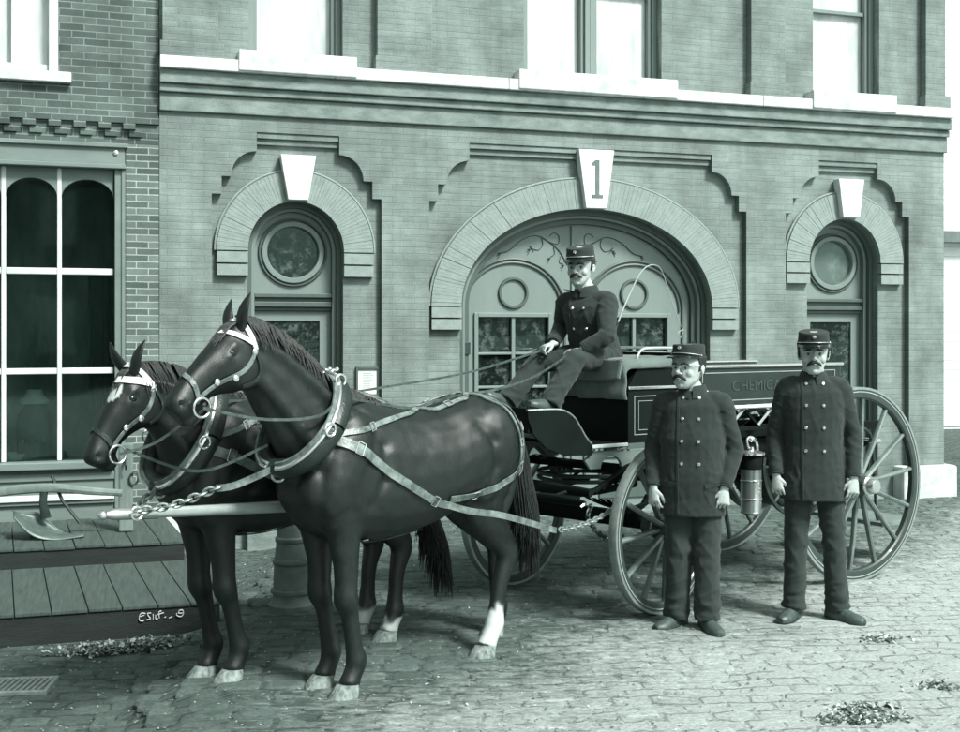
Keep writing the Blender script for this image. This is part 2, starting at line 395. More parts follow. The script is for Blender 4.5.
def block_mat(m):
    m2 = m.copy(); m2.name = 'worn_block'; nt = m2.node_tree
    br = [n for n in nt.nodes if n.type == 'TEX_BRICK'][0]
    g = N(nt, 'ShaderNodeNewGeometry')
    r = ramp(nt, g.outputs['Random Per Island'], [(0.0, .045), (0.5, .078), (1.0, .13)])
    for l in list(br.outputs['Color'].links): nt.links.new(r, l.to_socket)
    for l in list(br.outputs['Fac'].links): nt.links.remove(l)
    return m2
def ground():
    xs = [-200, -60, -20, -9] + [-7+0.07*i for i in range(201)] + [9, 20, 60, 200]
    ys = [-200, -60, -20, -5] + [0.5+0.07*i for i in range(190)] + [16, 22, 60, 250]
    vs = [(x, y, ground_z(x, y)) for y in ys for x in xs]; nx = len(xs)
    fs = [(j*nx+i, j*nx+i+1, (j+1)*nx+i+1, (j+1)*nx+i) for j in range(len(ys)-1) for i in range(nx-1)]
    mb = MB().add(vs, fs)
    m, nt, bs = nodes('block_paving')
    tc = N(nt, 'ShaderNodeTexCoord')
    mp = N(nt, 'ShaderNodeMapping'); mp.inputs['Rotation'].default_value = (0, 0, R(-4)); nt.links.new(tc.outputs['Object'], mp.inputs[0])
    nd = N(nt, 'ShaderNodeTexNoise', i_Scale=7.0, i_Detail=3.0); nt.links.new(tc.outputs['Object'], nd.inputs['Vector'])
    vm = N(nt, 'ShaderNodeVectorMath', operation='SCALE'); vm.inputs['Scale'].default_value = 0.11; nt.links.new(nd.outputs['Color'], vm.inputs[0])
    va = N(nt, 'ShaderNodeVectorMath', operation='ADD'); nt.links.new(mp.outputs[0], va.inputs[0]); nt.links.new(vm.outputs[0], va.inputs[1])
    nd2 = N(nt, 'ShaderNodeTexNoise', i_Scale=1.3, i_Detail=2.0); nt.links.new(tc.outputs['Object'], nd2.inputs['Vector'])
    vm2 = N(nt, 'ShaderNodeVectorMath', operation='SCALE'); vm2.inputs['Scale'].default_value = 0.2; nt.links.new(nd2.outputs['Color'], vm2.inputs[0])
    va2 = N(nt, 'ShaderNodeVectorMath', operation='ADD'); nt.links.new(va.outputs[0], va2.inputs[0]); nt.links.new(vm2.outputs[0], va2.inputs[1])
    br = N(nt, 'ShaderNodeTexBrick', offset=0.5); nt.links.new(va2.outputs[0], br.inputs['Vector'])
    for k, x in (('Scale', 1.0), ('Brick Width', 0.21), ('Row Height', 0.12), ('Mortar Size', 0.02), ('Mortar Smooth', 1.0), ('Bias', 0.0)):
        br.inputs[k].default_value = x
    br.inputs['Color1'].default_value = tint(0.06); br.inputs['Color2'].default_value = tint(0.08); br.inputs['Mortar'].default_value = tint(0.05)
    # dust and straw dropped on the street, with the bright near-right light painted in
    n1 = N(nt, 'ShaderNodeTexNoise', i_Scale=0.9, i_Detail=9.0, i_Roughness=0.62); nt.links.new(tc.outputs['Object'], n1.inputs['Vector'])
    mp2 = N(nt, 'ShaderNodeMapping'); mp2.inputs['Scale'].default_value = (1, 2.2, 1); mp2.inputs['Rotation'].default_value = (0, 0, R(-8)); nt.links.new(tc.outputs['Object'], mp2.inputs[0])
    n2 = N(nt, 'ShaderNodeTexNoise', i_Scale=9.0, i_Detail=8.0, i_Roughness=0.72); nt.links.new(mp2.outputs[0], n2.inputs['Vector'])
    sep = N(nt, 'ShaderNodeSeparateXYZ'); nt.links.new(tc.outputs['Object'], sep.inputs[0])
    # light mask: diagonal ramp painting the lit ground pale toward the near right
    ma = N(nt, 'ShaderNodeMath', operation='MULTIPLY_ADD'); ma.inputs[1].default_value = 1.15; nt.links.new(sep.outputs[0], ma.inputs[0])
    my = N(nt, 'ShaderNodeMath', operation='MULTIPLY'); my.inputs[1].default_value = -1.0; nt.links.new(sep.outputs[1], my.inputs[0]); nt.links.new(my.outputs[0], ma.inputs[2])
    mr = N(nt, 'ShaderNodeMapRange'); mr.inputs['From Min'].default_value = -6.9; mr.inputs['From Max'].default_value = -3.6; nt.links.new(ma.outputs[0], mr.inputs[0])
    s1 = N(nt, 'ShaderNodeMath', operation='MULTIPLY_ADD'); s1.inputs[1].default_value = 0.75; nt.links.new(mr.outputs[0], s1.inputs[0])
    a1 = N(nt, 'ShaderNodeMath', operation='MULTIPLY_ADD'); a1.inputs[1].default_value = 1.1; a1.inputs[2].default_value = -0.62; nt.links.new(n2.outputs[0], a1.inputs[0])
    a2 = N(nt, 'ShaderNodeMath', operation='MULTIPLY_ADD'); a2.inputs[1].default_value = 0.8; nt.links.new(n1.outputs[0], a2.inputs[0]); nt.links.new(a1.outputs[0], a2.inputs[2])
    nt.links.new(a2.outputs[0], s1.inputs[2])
    dust_light = ramp(nt, s1.outputs[0], [(0.45, (0,0,0,1)), (0.90, (1,1,1,1))])
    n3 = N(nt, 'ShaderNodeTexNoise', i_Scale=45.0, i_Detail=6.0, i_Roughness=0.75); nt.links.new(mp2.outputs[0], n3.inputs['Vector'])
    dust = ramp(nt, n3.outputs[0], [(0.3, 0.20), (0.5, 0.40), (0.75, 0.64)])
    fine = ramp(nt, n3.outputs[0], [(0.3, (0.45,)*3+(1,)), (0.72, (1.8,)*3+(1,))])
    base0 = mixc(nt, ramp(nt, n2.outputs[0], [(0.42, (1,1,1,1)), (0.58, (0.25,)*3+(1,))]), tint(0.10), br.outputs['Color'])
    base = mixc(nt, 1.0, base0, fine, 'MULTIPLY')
    c = mixc(nt, dust_light, base, dust)
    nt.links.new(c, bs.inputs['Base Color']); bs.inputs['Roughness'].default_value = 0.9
    b1 = N(nt, 'ShaderNodeBump', i_Strength=1.0, i_Distance=0.02, invert=True); nt.links.new(br.outputs['Fac'], b1.inputs['Height'])
    b2 = N(nt, 'ShaderNodeBump', i_Strength=0.9, i_Distance=0.03); nt.links.new(n2.outputs[0], b2.inputs['Height']); nt.links.new(b1.outputs[0], b2.inputs['Normal'])
    b3 = N(nt, 'ShaderNodeBump', i_Strength=0.6, i_Distance=0.008); nt.links.new(n3.outputs[0], b3.inputs['Height']); nt.links.new(b2.outputs[0], b3.inputs['Normal'])
    nt.links.new(b3.outputs[0], bs.inputs['Normal'])
    # worn blocks bedded in the dirt: each one a low uneven dome
    rnd = random.Random(5); m2 = block_mat(m)
    ca, sa = math.cos(R(5)), math.sin(R(5)); row = 0; v = 3.4
    while v < 14.5:
        h_ = .135*rnd.uniform(.94, 1.06); u = -8+(.13 if row % 2 else 0)+rnd.uniform(-.02, .02)
        while u < 9:
            w_ = .21*rnd.uniform(.88, 1.12); cu, cv = u+w_/2, v+h_/2
            X, Y = cu*ca-cv*sa, cu*sa+cv*ca
            if Y < 10.75+.306*X and -6.5 < X < 7.5 and not (X < -1.6 and Y > 6.9+.3*(X+1.6)+.35 and Y > 6.6) and rnd.random() > .03 and not (-2.9 < X < -2.02 and 6.0 < Y < 6.48):
                z = ground_z(X, Y)+rnd.uniform(-.006, .003)-.006*smoothstep(-6.6, -3.8, 1.15*X-Y); tx, ty = rnd.uniform(-.025, .025), rnd.uniform(-.025, .025); n = 12; rings = []
                ph = rnd.uniform(-.05, .05); ja = [rnd.uniform(.95, 1.03) for _ in range(n)]
                for s_, dz in ((1.0, -.02), (.975, -.001), (.90, .005), (.62, .0065)):
                    rg = []
                    for k in range(n):
                        a = 2*math.pi*k/n+ph; c_, q_ = math.cos(a), math.sin(a); e = .34
                        px_ = math.copysign(abs(c_)**e, c_)*(w_/2-.004)*s_*ja[k]; py_ = math.copysign(abs(q_)**e, q_)*(h_/2-.006)*s_*ja[k]
                        rg.append(V((X+px_*ca-py_*sa, Y+px_*sa+py_*ca, z+dz+px_*tx+py_*ty)))
                    rings.append(rg)
                k0 = len(mb.v); mb.loft(rings, cap=False, mi=1); mb.add(rings[-1], [tuple(range(n))], 1)
            u += w_
        v += h_; row += 1
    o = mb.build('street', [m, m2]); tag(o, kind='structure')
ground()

# ------------------------------------------------------------------ the fire station
FO = V((0, 10.8, 0))
def facade_pt(s, d, z=0):
    """metres along the front, out from the wall, up"""
    return V((math.cos(TH)*s - math.sin(TH)*(-d), 10.8 + math.sin(TH)*s + math.cos(TH)*(-d), z))
def spx(x, y, dep=0.0):
    xc = x-.0175*(y-331); k = (xc-480)/FOC
    ox, oy = -math.sin(TH)*dep, 10.8+math.cos(TH)*dep
    s = (k*oy-ox)/(math.cos(TH)-k*math.sin(TH)); Y = oy+s*math.sin(TH)
    return s, CAMH-(y-331)/FOC*Y

st = empty('fire_station', FO, TH, 'painted brick fire station with three arched bays and an engine doorway marked 1', 'building')
SL, SR = -2.9, 5.2
bays = [(-1.70, .759), (1.163, 1.655), (4.015, .745)]
def bay_outline(c, hw):
    r = [(c+hw, -0.3), (c+hw, 2.972), (c+hw-.085, 2.972), (c+hw-.085, 3.13), (c+hw-.165, 3.13)]
    r += arc(c+hw-.165-.225, 3.135, .222, .225, 0, 90, 10)
    r += [(c+hw-.39, 3.53)]
    return r
pts = [(SL, 3.67), (SL, -0.3)]
for c, hw in bays:
    rr = bay_outline(c, hw)
    pts += [(2*c-x, z) for x, z in rr] + list(reversed(rr))
pts += [(SR, -0.3), (SR, 3.67)]
link('wall', plate([pts], 0.0, 0.07), M_['station'], st, smooth_=False)
# recessed wall with the door openings, set back inside the bays
arches = [(-1.714, .43, .45, 2.48), (1.136, 1.31, .95, 2.0), (3.995, .43, .455, 2.48)]
back = [(SL+.3, 4.0), (SL+.3, -.3)]
for c, rx, rz, zs in arches:
    back += [(c-rx, -.3)] + arc(c, zs, rx, rz, 180, 0, 40) + [(c+rx, -.3)]
back += [(SR-.3, -.3), (SR-.3, 4.0)]
link('recessed_wall', plate([back], 0.072, 0.30), M_['station'], st, smooth_=False)
mb = MB()
for c, hw in bays:      # corbel courses under the head of each bay
    x0, x1 = c-hw+.392, c+hw-.392
    mb.box((x0, .014, 3.478), (x1, .07, 3.528)); mb.box((x0, .04, 3.425), (x1, .07, 3.476))
mb.build('corbel_course', M_['station'], st, smooth_=False, bevel=.004)

def arch_band(c, rx, rz, zs, ox, oz, n, zl):
    mb = MB(); g = 0.0010
    for i in range(n):
        a0, a1 = math.pi*(i+.0)/n, math.pi*(i+1)/n
        m0 = a0 + g/ox; m1 = a1 - g/ox; d = random.uniform(-.0025, .0025)
        P = lambda a, x, z: (c+x*math.cos(a), zs+z*math.sin(a))
        mb.prism([P(m0, rx, rz), P(m0, ox, oz), P(m1, ox, oz), P(m1, rx, rz)], 'y', .022+d, .075)
    h = (zs-zl)/2
    for sgn in (-1, 1):
        for k in range(2):
            x0, x1 = sorted((c+sgn*rx, c+sgn*ox))
            mb.box((x0, .012, zl+k*h+.004), (x1, .075, zl+(k+1)*h-.012))
    mb.build('arch_band', M_['voussoir'], st, smooth_=False)
    mb = MB()   # thin drip line round the band
    o = arc(c, zs, ox+.014, oz+.014, 0, 180, 60)
    mb.tube([(x, .045, z) for x, z in o], .013, 6); mb.build('arch_bead', M_['voussoir'], st)
arch_band(-1.714, .43, .45, 2.48, .70, .715, 58, 2.255)
arch_band(1.136, 1.31, .95, 2.0, 1.60, 1.235, 108, 1.775)
arch_band(3.995, .43, .455, 2.48, .70, .72, 58, 2.255)

def keystone(c, z0, z1, w0, w1, txt=None):
    o = MB().prism([(c-w0, z0), (c+w0, z0), (c+w1, z1), (c-w1, z1)], 'y', -.05, .06).build('keystone', M_['keystone'], st, smooth_=False, bevel=.006)
    if txt:
        # the numeral is drawn as cut bars: stem, foot and flag
        mb = MB(); x = c+.005
        mb.box((x-.018, -.056, z0+.13), (x+.022, -.0505, z1-.10)); mb.box((x-.055, -.056, z0+.10), (x+.058, -.0505, z0+.1295))
        mb.prism([(x-.055, z1-.15), (x-.055, z1-.13), (x-.0185, z1-.10), (x-.0185, z1-.15)], 'y', -.056, -.0505)
        mb.build('numeral_one', M_['ironpaint'], o, smooth_=False)
keystone(-1.708, 2.935, 3.335, .089, .158)
keystone(1.163, 2.95, 3.515, .108, .185, '1')
keystone(4.02, 2.945, 3.34, .098, .152)

mb = MB(); X0, X1 = SL, SR+.02
mb.box((X0, -.035, 3.672), (X1, .3, 3.83)); mb.box((X0, -.07, 3.832), (X1, .3, 3.90)); mb.box((X0, -.105, 3.902), (X1, .3, 4.018))
mb.build('cornice', M_['band'], st, smooth_=False, bevel=.008)
mb = MB(); x = X0
while x < X1:
    x2 = min(X1, x+random.uniform(1.3, 1.9)); mb.box((x, -.15, 4.02), (x2-.003, .3, 4.125)); x = x2
mb.build('belt_course', M_['stone'], st, smooth_=False, bevel=.008)
# upper storey
wins = [(-1.72, .42, 1), (1.155, .72, 2), (3.99, .40, 1)]
out = [(SL, 4.127), (SL, 7.3), (SR, 7.3), (SR, 4.127)]
holes = [[(c-h, 4.22)] + [(c-h, 5.9)] + arc(c, 5.9, h, .3, 180, 0, 16)[1:] + [(c+h, 4.22)] for c, h, k in wins]
link('upper_wall', plate([out]+holes, 0.0, 0.25), M_['station'], st, smooth_=False)
mb = MB()
for x0, x1 in ((SL, -2.36), (-1.02, -.436), (2.80, 3.26), (SR-.32, SR)):
    MB().box((x0, -.11, 4.127), (x1, -.001, 4.26)).box((x0+.02, -.09, 4.2), (x1-.05, -.001, 7.0)).build('upper_pilaster', M_['station'], st, smooth_=False, bevel=.006)
MB().box((SL-.05, -.3, 7.3), (SR+.05, .25, 7.6)).box((SL-.1, -.42, 7.602), (SR+.1, .25, 7.75)).build('roof_cornice', M_['band'], st, smooth_=False, bevel=.02)
for c, h, k in wins:
    MB().box((c-h-.10, -.165, 4.032), (c+h+.10, .16, 4.215)).build('window_sill', M_['stone'], st, smooth_=False, bevel=.01)
    fr = MB()
    for i in range(k):
        w_ = 2*h/k; a, b = c-h+i*w_, c-h+(i+1)*w_
        for x0, x1, d0, d1 in ((a, a+.05, .10, .2), (b-.05, b, .10, .2), (a+.05, a+.085, .13, .2), (b-.085, b-.05, .13, .2)):
            fr.box((x0, d0, 4.216), (x1, d1, 6.2))
        fr.box((a+.085, .15, 4.216), (b-.085, .2, 4.28)); fr.box((a+.085, .15, 5.1), (b-.085, .2, 5.14)); fr.box((a+.05, .12, 5.86), (b-.05, .2, 6.2))
    wf = fr.build('window', M_['wood'], st, smooth_=False, bevel=.004)
    for i in range(k):
        w_ = 2*h/k; a, b = c-h+i*w_, c-h+(i+1)*w_
        MB().box((a+.086, .205, 4.28), (b-.086, .215, 5.86)).build('window_blind', M_['blind'], wf, smooth_=False)
# body of the building behind the front
mb = MB()
mb.box((SL, .302, -.3), (SL+.25, 9, 7.3)); mb.box((SR-.25, .302, -.3), (SR, 9, 7.3)); mb.box((SL, 9.002, -.3), (SR, 9.25, 7.3)); mb.box((SL+.002, .3, 7.302), (SR-.002, 9.2, 7.5))
mb.build('side_wall', M_['station'], st, smooth_=False)
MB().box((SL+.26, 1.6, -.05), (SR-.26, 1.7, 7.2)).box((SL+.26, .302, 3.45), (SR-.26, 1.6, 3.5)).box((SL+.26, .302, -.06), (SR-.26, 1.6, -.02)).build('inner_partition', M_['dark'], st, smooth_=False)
# quoin stones at the foot of the front
MB().box((4.62, -.1, -.3), (5.3, .2, .335)).build('corner_stone', M_['stone'], st, smooth_=False, bevel=.03)
MB().box((-2.89, -.09, -.3), (-2.72, .069, .16)).build('corner_stone', M_['stone'], st, smooth_=False, bevel=.02)

def ring(c, z, ro, ri, y0, y1, n=36):
    prof = [(ri, y1), (ri, y0+.008), (ri+.006, y0), (ro-.006, y0), (ro, y0+.008), (ro, y1)]
    mb = MB(); rings = []
    for k in range(n+1):
        a = 2*math.pi*k/n
        rings.append([V((c+r*math.cos(a), y, z+r*math.sin(a))) for r, y in prof])
    return mb.loft(rings, cap=False)
def arch_frame(c, rx, rz, zs, t, y0, y1, z0=-.02, n=36):
    o = [(c+rx, z0)] + arc(c, zs, rx, rz, 0, 180, n) + [(c-rx, z0)]
    i = [(c-rx+t, z0)] + arc(c, zs, rx-t, rz-t, 180, 0, n) + [(c+rx-t, z0)]
    return plate([o+i], y0, y1)
def disc_plate(c, z, r, n=40): return [(c+r*math.cos(2*math.pi*k/n), z+r*math.sin(2*math.pi*k/n)) for k in range(n)]

def side_door(c, zs, rz, rot=0):
    link('door_frame', arch_frame(c, .43, rz, zs, .045, .16, .30), M_['wood_d'], st, smooth_=False)
    link('door_frame', arch_frame(c, .384, rz-.046, zs, .03, .21, .31), M_['wood'], st, smooth_=False)
    hw = .352; zz = zs
    o = [(c-hw, 2.11)] + arc(c, zz, hw, rz-.078, 180, 0, 30) + [(c+hw, 2.11)]
    tr = link('transom_panel', plate([o, disc_plate(c, 2.485, .235)], .27, .31), M_['wood'], st, smooth_=False)
    ring(c, 2.485, .315, .295, .245, .272).build('ring_moulding', M_['wood_d'], tr)
    ring(c, 2.485, .285, .235, .235, .272).build('ring_frame', M_['wood'], tr)
    MB().lathe([(.0001, 0), (.236, 0), (.236, .006), (.0001, .006)], (c, .292, 2.485), 36, M=Matrix.Rotation(R(-90), 3, 'X')).build('round_pane', M_['glass_c' if c > 2 else 'glass_b'], tr, smooth_=False)
    mb = MB()
    for k, (z0, z1, y) in enumerate(((2.07, 2.108, .215), (2.035, 2.068, .25), (1.985, 2.033, .225), (1.95, 1.983, .26))): mb.box((c-hw, y, z0), (c+hw, .32, z1))
    mb.build('transom_bar', M_['wood_d'], st, smooth_=False, bevel=.005)
    d0 = plate([[(c-hw, -.02), (c+hw, -.02), (c+hw, 1.948), (c-hw, 1.948)], [(c-.25, .9), (c+.25, .9), (c+.25, 1.86), (c-.25, 1.86)]], .29, .33)
    dd = link('door', d0, M_['wood'], st, smooth_=False)
    MB().box((c-.2499, .31, .9001), (c+.2499, .315, 1.8599)).build('door_pane', M_['glass_b'], dd, smooth_=False)
    MB().box((c-.25, .282, .12), (c+.25, .2895, .78)).build('door_panel', M_['wood_d'], dd, smooth_=False, bevel=.004)
    mb = MB(); mb.ball((c-.3, .255, .95), .026).cyl((c-.3, .26, .95), (c-.3, .292, .95), .012); mb.build('door_knob', M_['brass'], dd)
    MB().box((c-.44, -.02, -.3), (c+.44, .3, .05)).build('doorstep', M_['band'], st, smooth_=False, bevel=.01)
side_door(-1.714, 2.48, .45)
side_door(3.995, 2.48, .455)

# engine doors under the wide arch
BC = 1.136
link('door_frame', arch_frame(BC, 1.31, .95, 2.0, .05, .15, .30, n=60), M_['wood_d'], st, smooth_=False)
link('door_frame', arch_frame(BC, 1.259, .899, 2.0, .028, .18, .30, n=60), M_['wood'], st, smooth_=False)
link('door_frame', arch_frame(BC, 1.23, .87, 2.0, .05, .225, .30, n=60), M_['wood_d'], st, smooth_=False)
lc, rc = .42, 1.70
base = [(BC-1.179, -.02)] + arc(BC, 2.0, 1.179, .819, 180, 0, 60) + [(BC+1.179, -.02)]
def win_hole(c): return [(c-.36, .95), (c+.36, .95), (c+.36, 1.90), (c-.36, 1.90)]
door = link('engine_doors', plate([base, win_hole(lc), win_hole(rc)], .27, .32), M_['wood'], st, smooth_=False)
for c in (lc, rc):
    pl = MB().tube([(x, .262, z) for x, z in arc(c, 1.96, .50, .47, 0, 180, 30)], (.014), 8)
    pl.tube([(x, .258, z) for x, z in arc(c, 1.96, .535, .505, 0, 180, 30)], (.010), 8); pl.box((c-.545, .25, .3), (c-.525, .2695, 1.959)); pl.box((c+.525, .25, .3), (c+.545, .2695, 1.959))
    pl.build('leaf_moulding', M_['wood_d'], door)
    ring(c, 2.135, .155, .125, .245, .2715).build('ring_moulding', M_['wood_d'], door)
    fr = MB()
    for x0, x1, z0, z1 in ((-.40, -.36, .91, 1.94), (.36, .40, .91, 1.94), (-.36, .36, 1.90, 1.94), (-.36, .36, .91, .95)): fr.box((c+x0, .245, z0), (c+x1, .30, z1))
    for x0, x1, z0, z1 in ((-.018, .018, .95, 1.90), (-.36, -.0181, 1.535, 1.56), (.0181, .36, 1.535, 1.56), (-.36, -.0181, 1.21, 1.235), (.0181, .36, 1.21, 1.235)): fr.box((c+x0, .262, z0), (c+x1, .30, z1))
    wf = fr.build('leaf_window', M_['wood'], door, smooth_=False, bevel=.004)
    MB().box((c-.36, .302, .95), (c+.36, .307, 1.90)).build('leaf_pane', M_['glass_b'], wf, smooth_=False)
    mb = MB(); mb.box((c-.38, .25, .1), (c+.38, .2695, .45)).box((c-.38, .25, .5), (c+.38, .2695, .85)); mb.build('leaf_panel', M_['wood_d'], door, smooth_=False, bevel=.006)
MB().box((1.02, .25, .0), (1.045, .2695, 2.80)).build('meeting_bead', M_['wood'], door, smooth_=False, bevel=.005)
def scroll(mir):
    mb = MB()
    def C(pts, r0, r1):
        P = [(1.03+mir*(x-1.03), .2665, z) for x, z in pts]; n = len(P)
        mb.tube(P, [(.003, r0+(r1-r0)*i/(n-1)) for i in range(n)], 6, up=(0, 1, 0), dens=8)
    tx = lambda x, y: spx(x, y, .27)
    C([tx(499, 253), tx(508, 250), tx(520, 240), tx(534, 235.5), tx(546, 241), tx(556, 249), tx(563, 259), tx(566, 265)], .012, .007)
    C([tx(540, 238), tx(541, 245), tx(537, 250), tx(531, 249)], .007, .004); C([tx(531, 249), tx(528, 246), tx(532, 252)], .007, .003)
    C([tx(546, 241), tx(556, 244), tx(557, 236), tx(552, 233), tx(548, 236)], .007, .005)
    C([tx(552, 247), tx(553, 254), tx(549, 257)], .007, .004); C([tx(560, 255), tx(558, 262), tx(562, 264)], .006, .004)
    for x, y in ((529, 249), (549, 258), (563, 265), (499, 253)):
        for a in (-40, 0, 40):
            u = tx(x, y); C([u, (u[0]-.04*math.cos(R(a))*1.0, u[1]-.03+.04*math.sin(R(a)))], .008, .003)
    mb.build('painted_scroll', M_['scroll'], door)
scroll(1); scroll(-1)
for x, z in ((-.08, .6), (-.08, 1.6), (2.35, .6), (2.35, 1.6)):
    MB().box((x-.02, .21, z-.06), (x+.05, .262, z+.06)).build('hinge', M_['iron'], door, smooth_=False, bevel=.004)
MB().box((BC-1.3, -.1, -.3), (BC+1.3, .3, .03)).build('doorstep', M_['band'], st, smooth_=False, bevel=.01)

# ------------------------------------------------------------------ notice frame on the station wall
nf = empty('notice_board', facade_pt(-1.055, -.07, 1.30), TH, 'small dark framed notice on the brick wall between the left door and the engine doorway', 'notice board')
mb = MB()
for lo, hi in (((-.115, -.03, -.14), (-.095, 0, .14)), ((.085, -.03, -.14), (.115, 0, .14)), ((-.095, -.03, .115), (.085, 0, .14)), ((-.095, -.03, -.14), (.085, 0, -.115))): mb.box(lo, hi)
mb.build('frame', M_['wood_d'], nf, smooth_=False, bevel=.003)
MB().box((-.094, -.012, -.114), (.084, -.002, .114)).build('notice_sheet', M_['paper'], nf, smooth_=False)
mb = MB()
for i in range(9):
    z = .075-.016*i; mb.box((-.05, -.0135, z), (-.05+random.uniform(.06, .1), -.0125, z+.004))
mb.build('faded_print', M_['oldwood'], nf, smooth_=False)

# ------------------------------------------------------------------ the brick shop on the left
sh = empty('brick_shop', FO, TH, 'brick shop beside the station with a tall arched shop window and pale pointed brick pier', 'building')
SX = -8.0
MB().box((-3.178, -.012, -.1), (-2.905, .3, 3.37)).build('brick_pier', M_['shopbrick'], sh, smooth_=False)
link('wall', plate([[(SX, 3.60), (-2.905, 3.60), (-2.905, 7.3), (SX, 7.3)], [(-4.45, 3.95), (-3.72, 3.95), (-3.72, 5.6), (-4.45, 5.6)]], .012, .25), M_['sbrick_dark'], sh, smooth_=False)
mb = MB()
x = SX
mb.box((SX, -.03, 3.545), (-2.905, .25, 3.598)); mb.box((SX, .0, 3.372), (-2.905, .25, 3.43))
while x < -3.0:
    mb.box((x, -.045, 3.49), (x+.10, .1, 3.544)); mb.box((x+.05, -.022, 3.4305), (x+.15, .1, 3.4885)); x += .2
mb.box((SX, .0, 3.4305), (-2.905, .25, 3.5445)); mb.build('dentil_course', M_['sbrick_dark'], sh, smooth_=False, bevel=.004)
MB().box((-4.6, -.05, 3.86), (-3.62, .2, 3.948)).build('window_sill', M_['stone'], sh, smooth_=False, bevel=.008)
fr = MB()
for lo, hi in (((-4.449, .02, 3.95), (-4.36, .15, 5.6)), ((-3.80, .02, 3.95), (-3.721, .15, 5.6)), ((-4.36, .06, 3.95), (-3.80, .15, 4.02)), ((-4.10, .07, 4.02), (-4.06, .15, 5.5)), ((-4.36, .06, 5.5), (-3.80, .15, 5.6)), ((-4.36, .06, 4.75), (-4.10, .15, 4.80)), ((-4.06, .06, 4.75), (-3.80, .15, 4.80))): fr.box(lo, hi)
wf = fr.build('window', M_['whitewood'], sh, smooth_=False, bevel=.005)
MB().box((-4.36, .155, 4.02), (-3.80, .165, 5.5)).build('window_blind', M_['blind'], wf, smooth_=False)
# shopfront
MB().box((SX, .0, 3.19), (-3.182, .2, 3.37)).box((SX, -.03, 3.332), (-3.16, .0, 3.37)).box((SX, -.05, 3.15), (-3.18, .2, 3.188)).build('fascia', M_['shopwood'], sh, smooth_=False, bevel=.006)
MB().box((-3.27, -.005, .1), (-3.18, .2, 3.148)).box((-3.215, -.02, .1), (-3.19, -.005, 3.148)).build('corner_post', M_['shopwood'], sh, smooth_=False, bevel=.006)
MB().lathe([(.0001, 0), (.016, 0), (.02, .012), (.0001, .018)], (-3.26, -.0, 3.29), 16, M=Matrix.Rotation(R(90), 3, 'X')).build('fascia_boss', M_['nickel'], sh)
WX0 = -7.2
ws = []; x = -3.28; 
fr = MB(); heads = []
cols = [(-3.70, -3.28), (-4.14, -3.735), (-4.6, -4.175), (-5.04, -4.635)]
gl = MB()
for i, (a, b) in enumerate(cols):
    fr.box((a-.035, .04, .665), (a, .12, 3.147))
    c = (a+b)/2; h = (b-a)/2
    sp = [(a, 3.147)] + [(a, 2.90)] + arc(c, 2.90, h, .16, 180, 0, 16)[1:] + [(b, 3.147)]
    heads.append(sp)
    for z0, z1 in ((2.245, 2.30), (1.40, 1.45)): fr.box((a, .05, z0), (b, .11, z1))
    gl.box((a, .085, .665), (b, .089, 3.0))
wf = fr.build('shop_window', M_['whitewood'], sh, smooth_=False, bevel=.006)
for sp in heads: link('arched_head', plate([sp], .045, .115), M_['shopwood'], wf, smooth_=False)
gl.build('shop_glass', M_['glass'], wf, smooth_=False)
MB().box((-5.2, -.06, .60), (-3.272, .2, .663)).build('window_sill', M_['shopwood'], sh, smooth_=False, bevel=.008)
mb = MB(); mb.box((SX, .02, .05), (-3.272, .2, .598)).box((SX, .0, .50), (-3.272, .02, .56)).box((SX, -.01, .30), (-3.272, .0195, .335)); mb.build('stall_riser', M_['shopwood'], sh, smooth_=False, bevel=.004)
MB().box((SX, -.03, .335), (-3.272, -.001, .385)).build('white_rail', M_['whitewood'], sh, smooth_=False, bevel=.004)
MB().box((SX, .02, .663), (-5.2, .2, 3.147)).build('shopfront_panel', M_['shopwood'], sh, smooth_=False)
MB().box((SX, .26, -.2), (SX+.25, 9, 7.3)).box((SX, 9.002, -.2), (-2.905, 9.2, 7.3)).box((SX, .252, 7.302), (-2.905, 9.2, 7.5)).build('side_wall', M_['sbrick_dark'], sh, smooth_=False)
MB().box((-5.3, 1.3, .4), (-2.95, 1.4, 3.3)).box((-5.3, .21, 3.2), (-2.95, 1.3, 3.25)).box((-5.3, .21, .4), (-2.95, 1.3, .5)).box((-3.06, .31, .5), (-2.96, 1.3, 3.2)).box((-5.3, .21, .5), (-5.22, 1.3, 3.2)).build('inner_partition', M_['room'], sh, smooth_=False)
mb = MB(); n = 40
def drape(x0, x1, y, z0, z1, amp=.03):
    top = [(x0+(x1-x0)*i/n, y+amp*math.sin(i*1.7)+amp*.5*math.sin(i*.9), z0) for i in range(n+1)]
    bot = [(p[0], p[1]+.01, z1) for p in top]
    return MB().add(top+bot, [(i, i+1, n+2+i, n+1+i) for i in range(n)])
c_ = drape(-3.50, -3.30, .5, 2.3, 1.05).build('curtain', M_['curtain'], sh); 
c_.modifiers.new('s', 'SOLIDIFY').thickness = .006
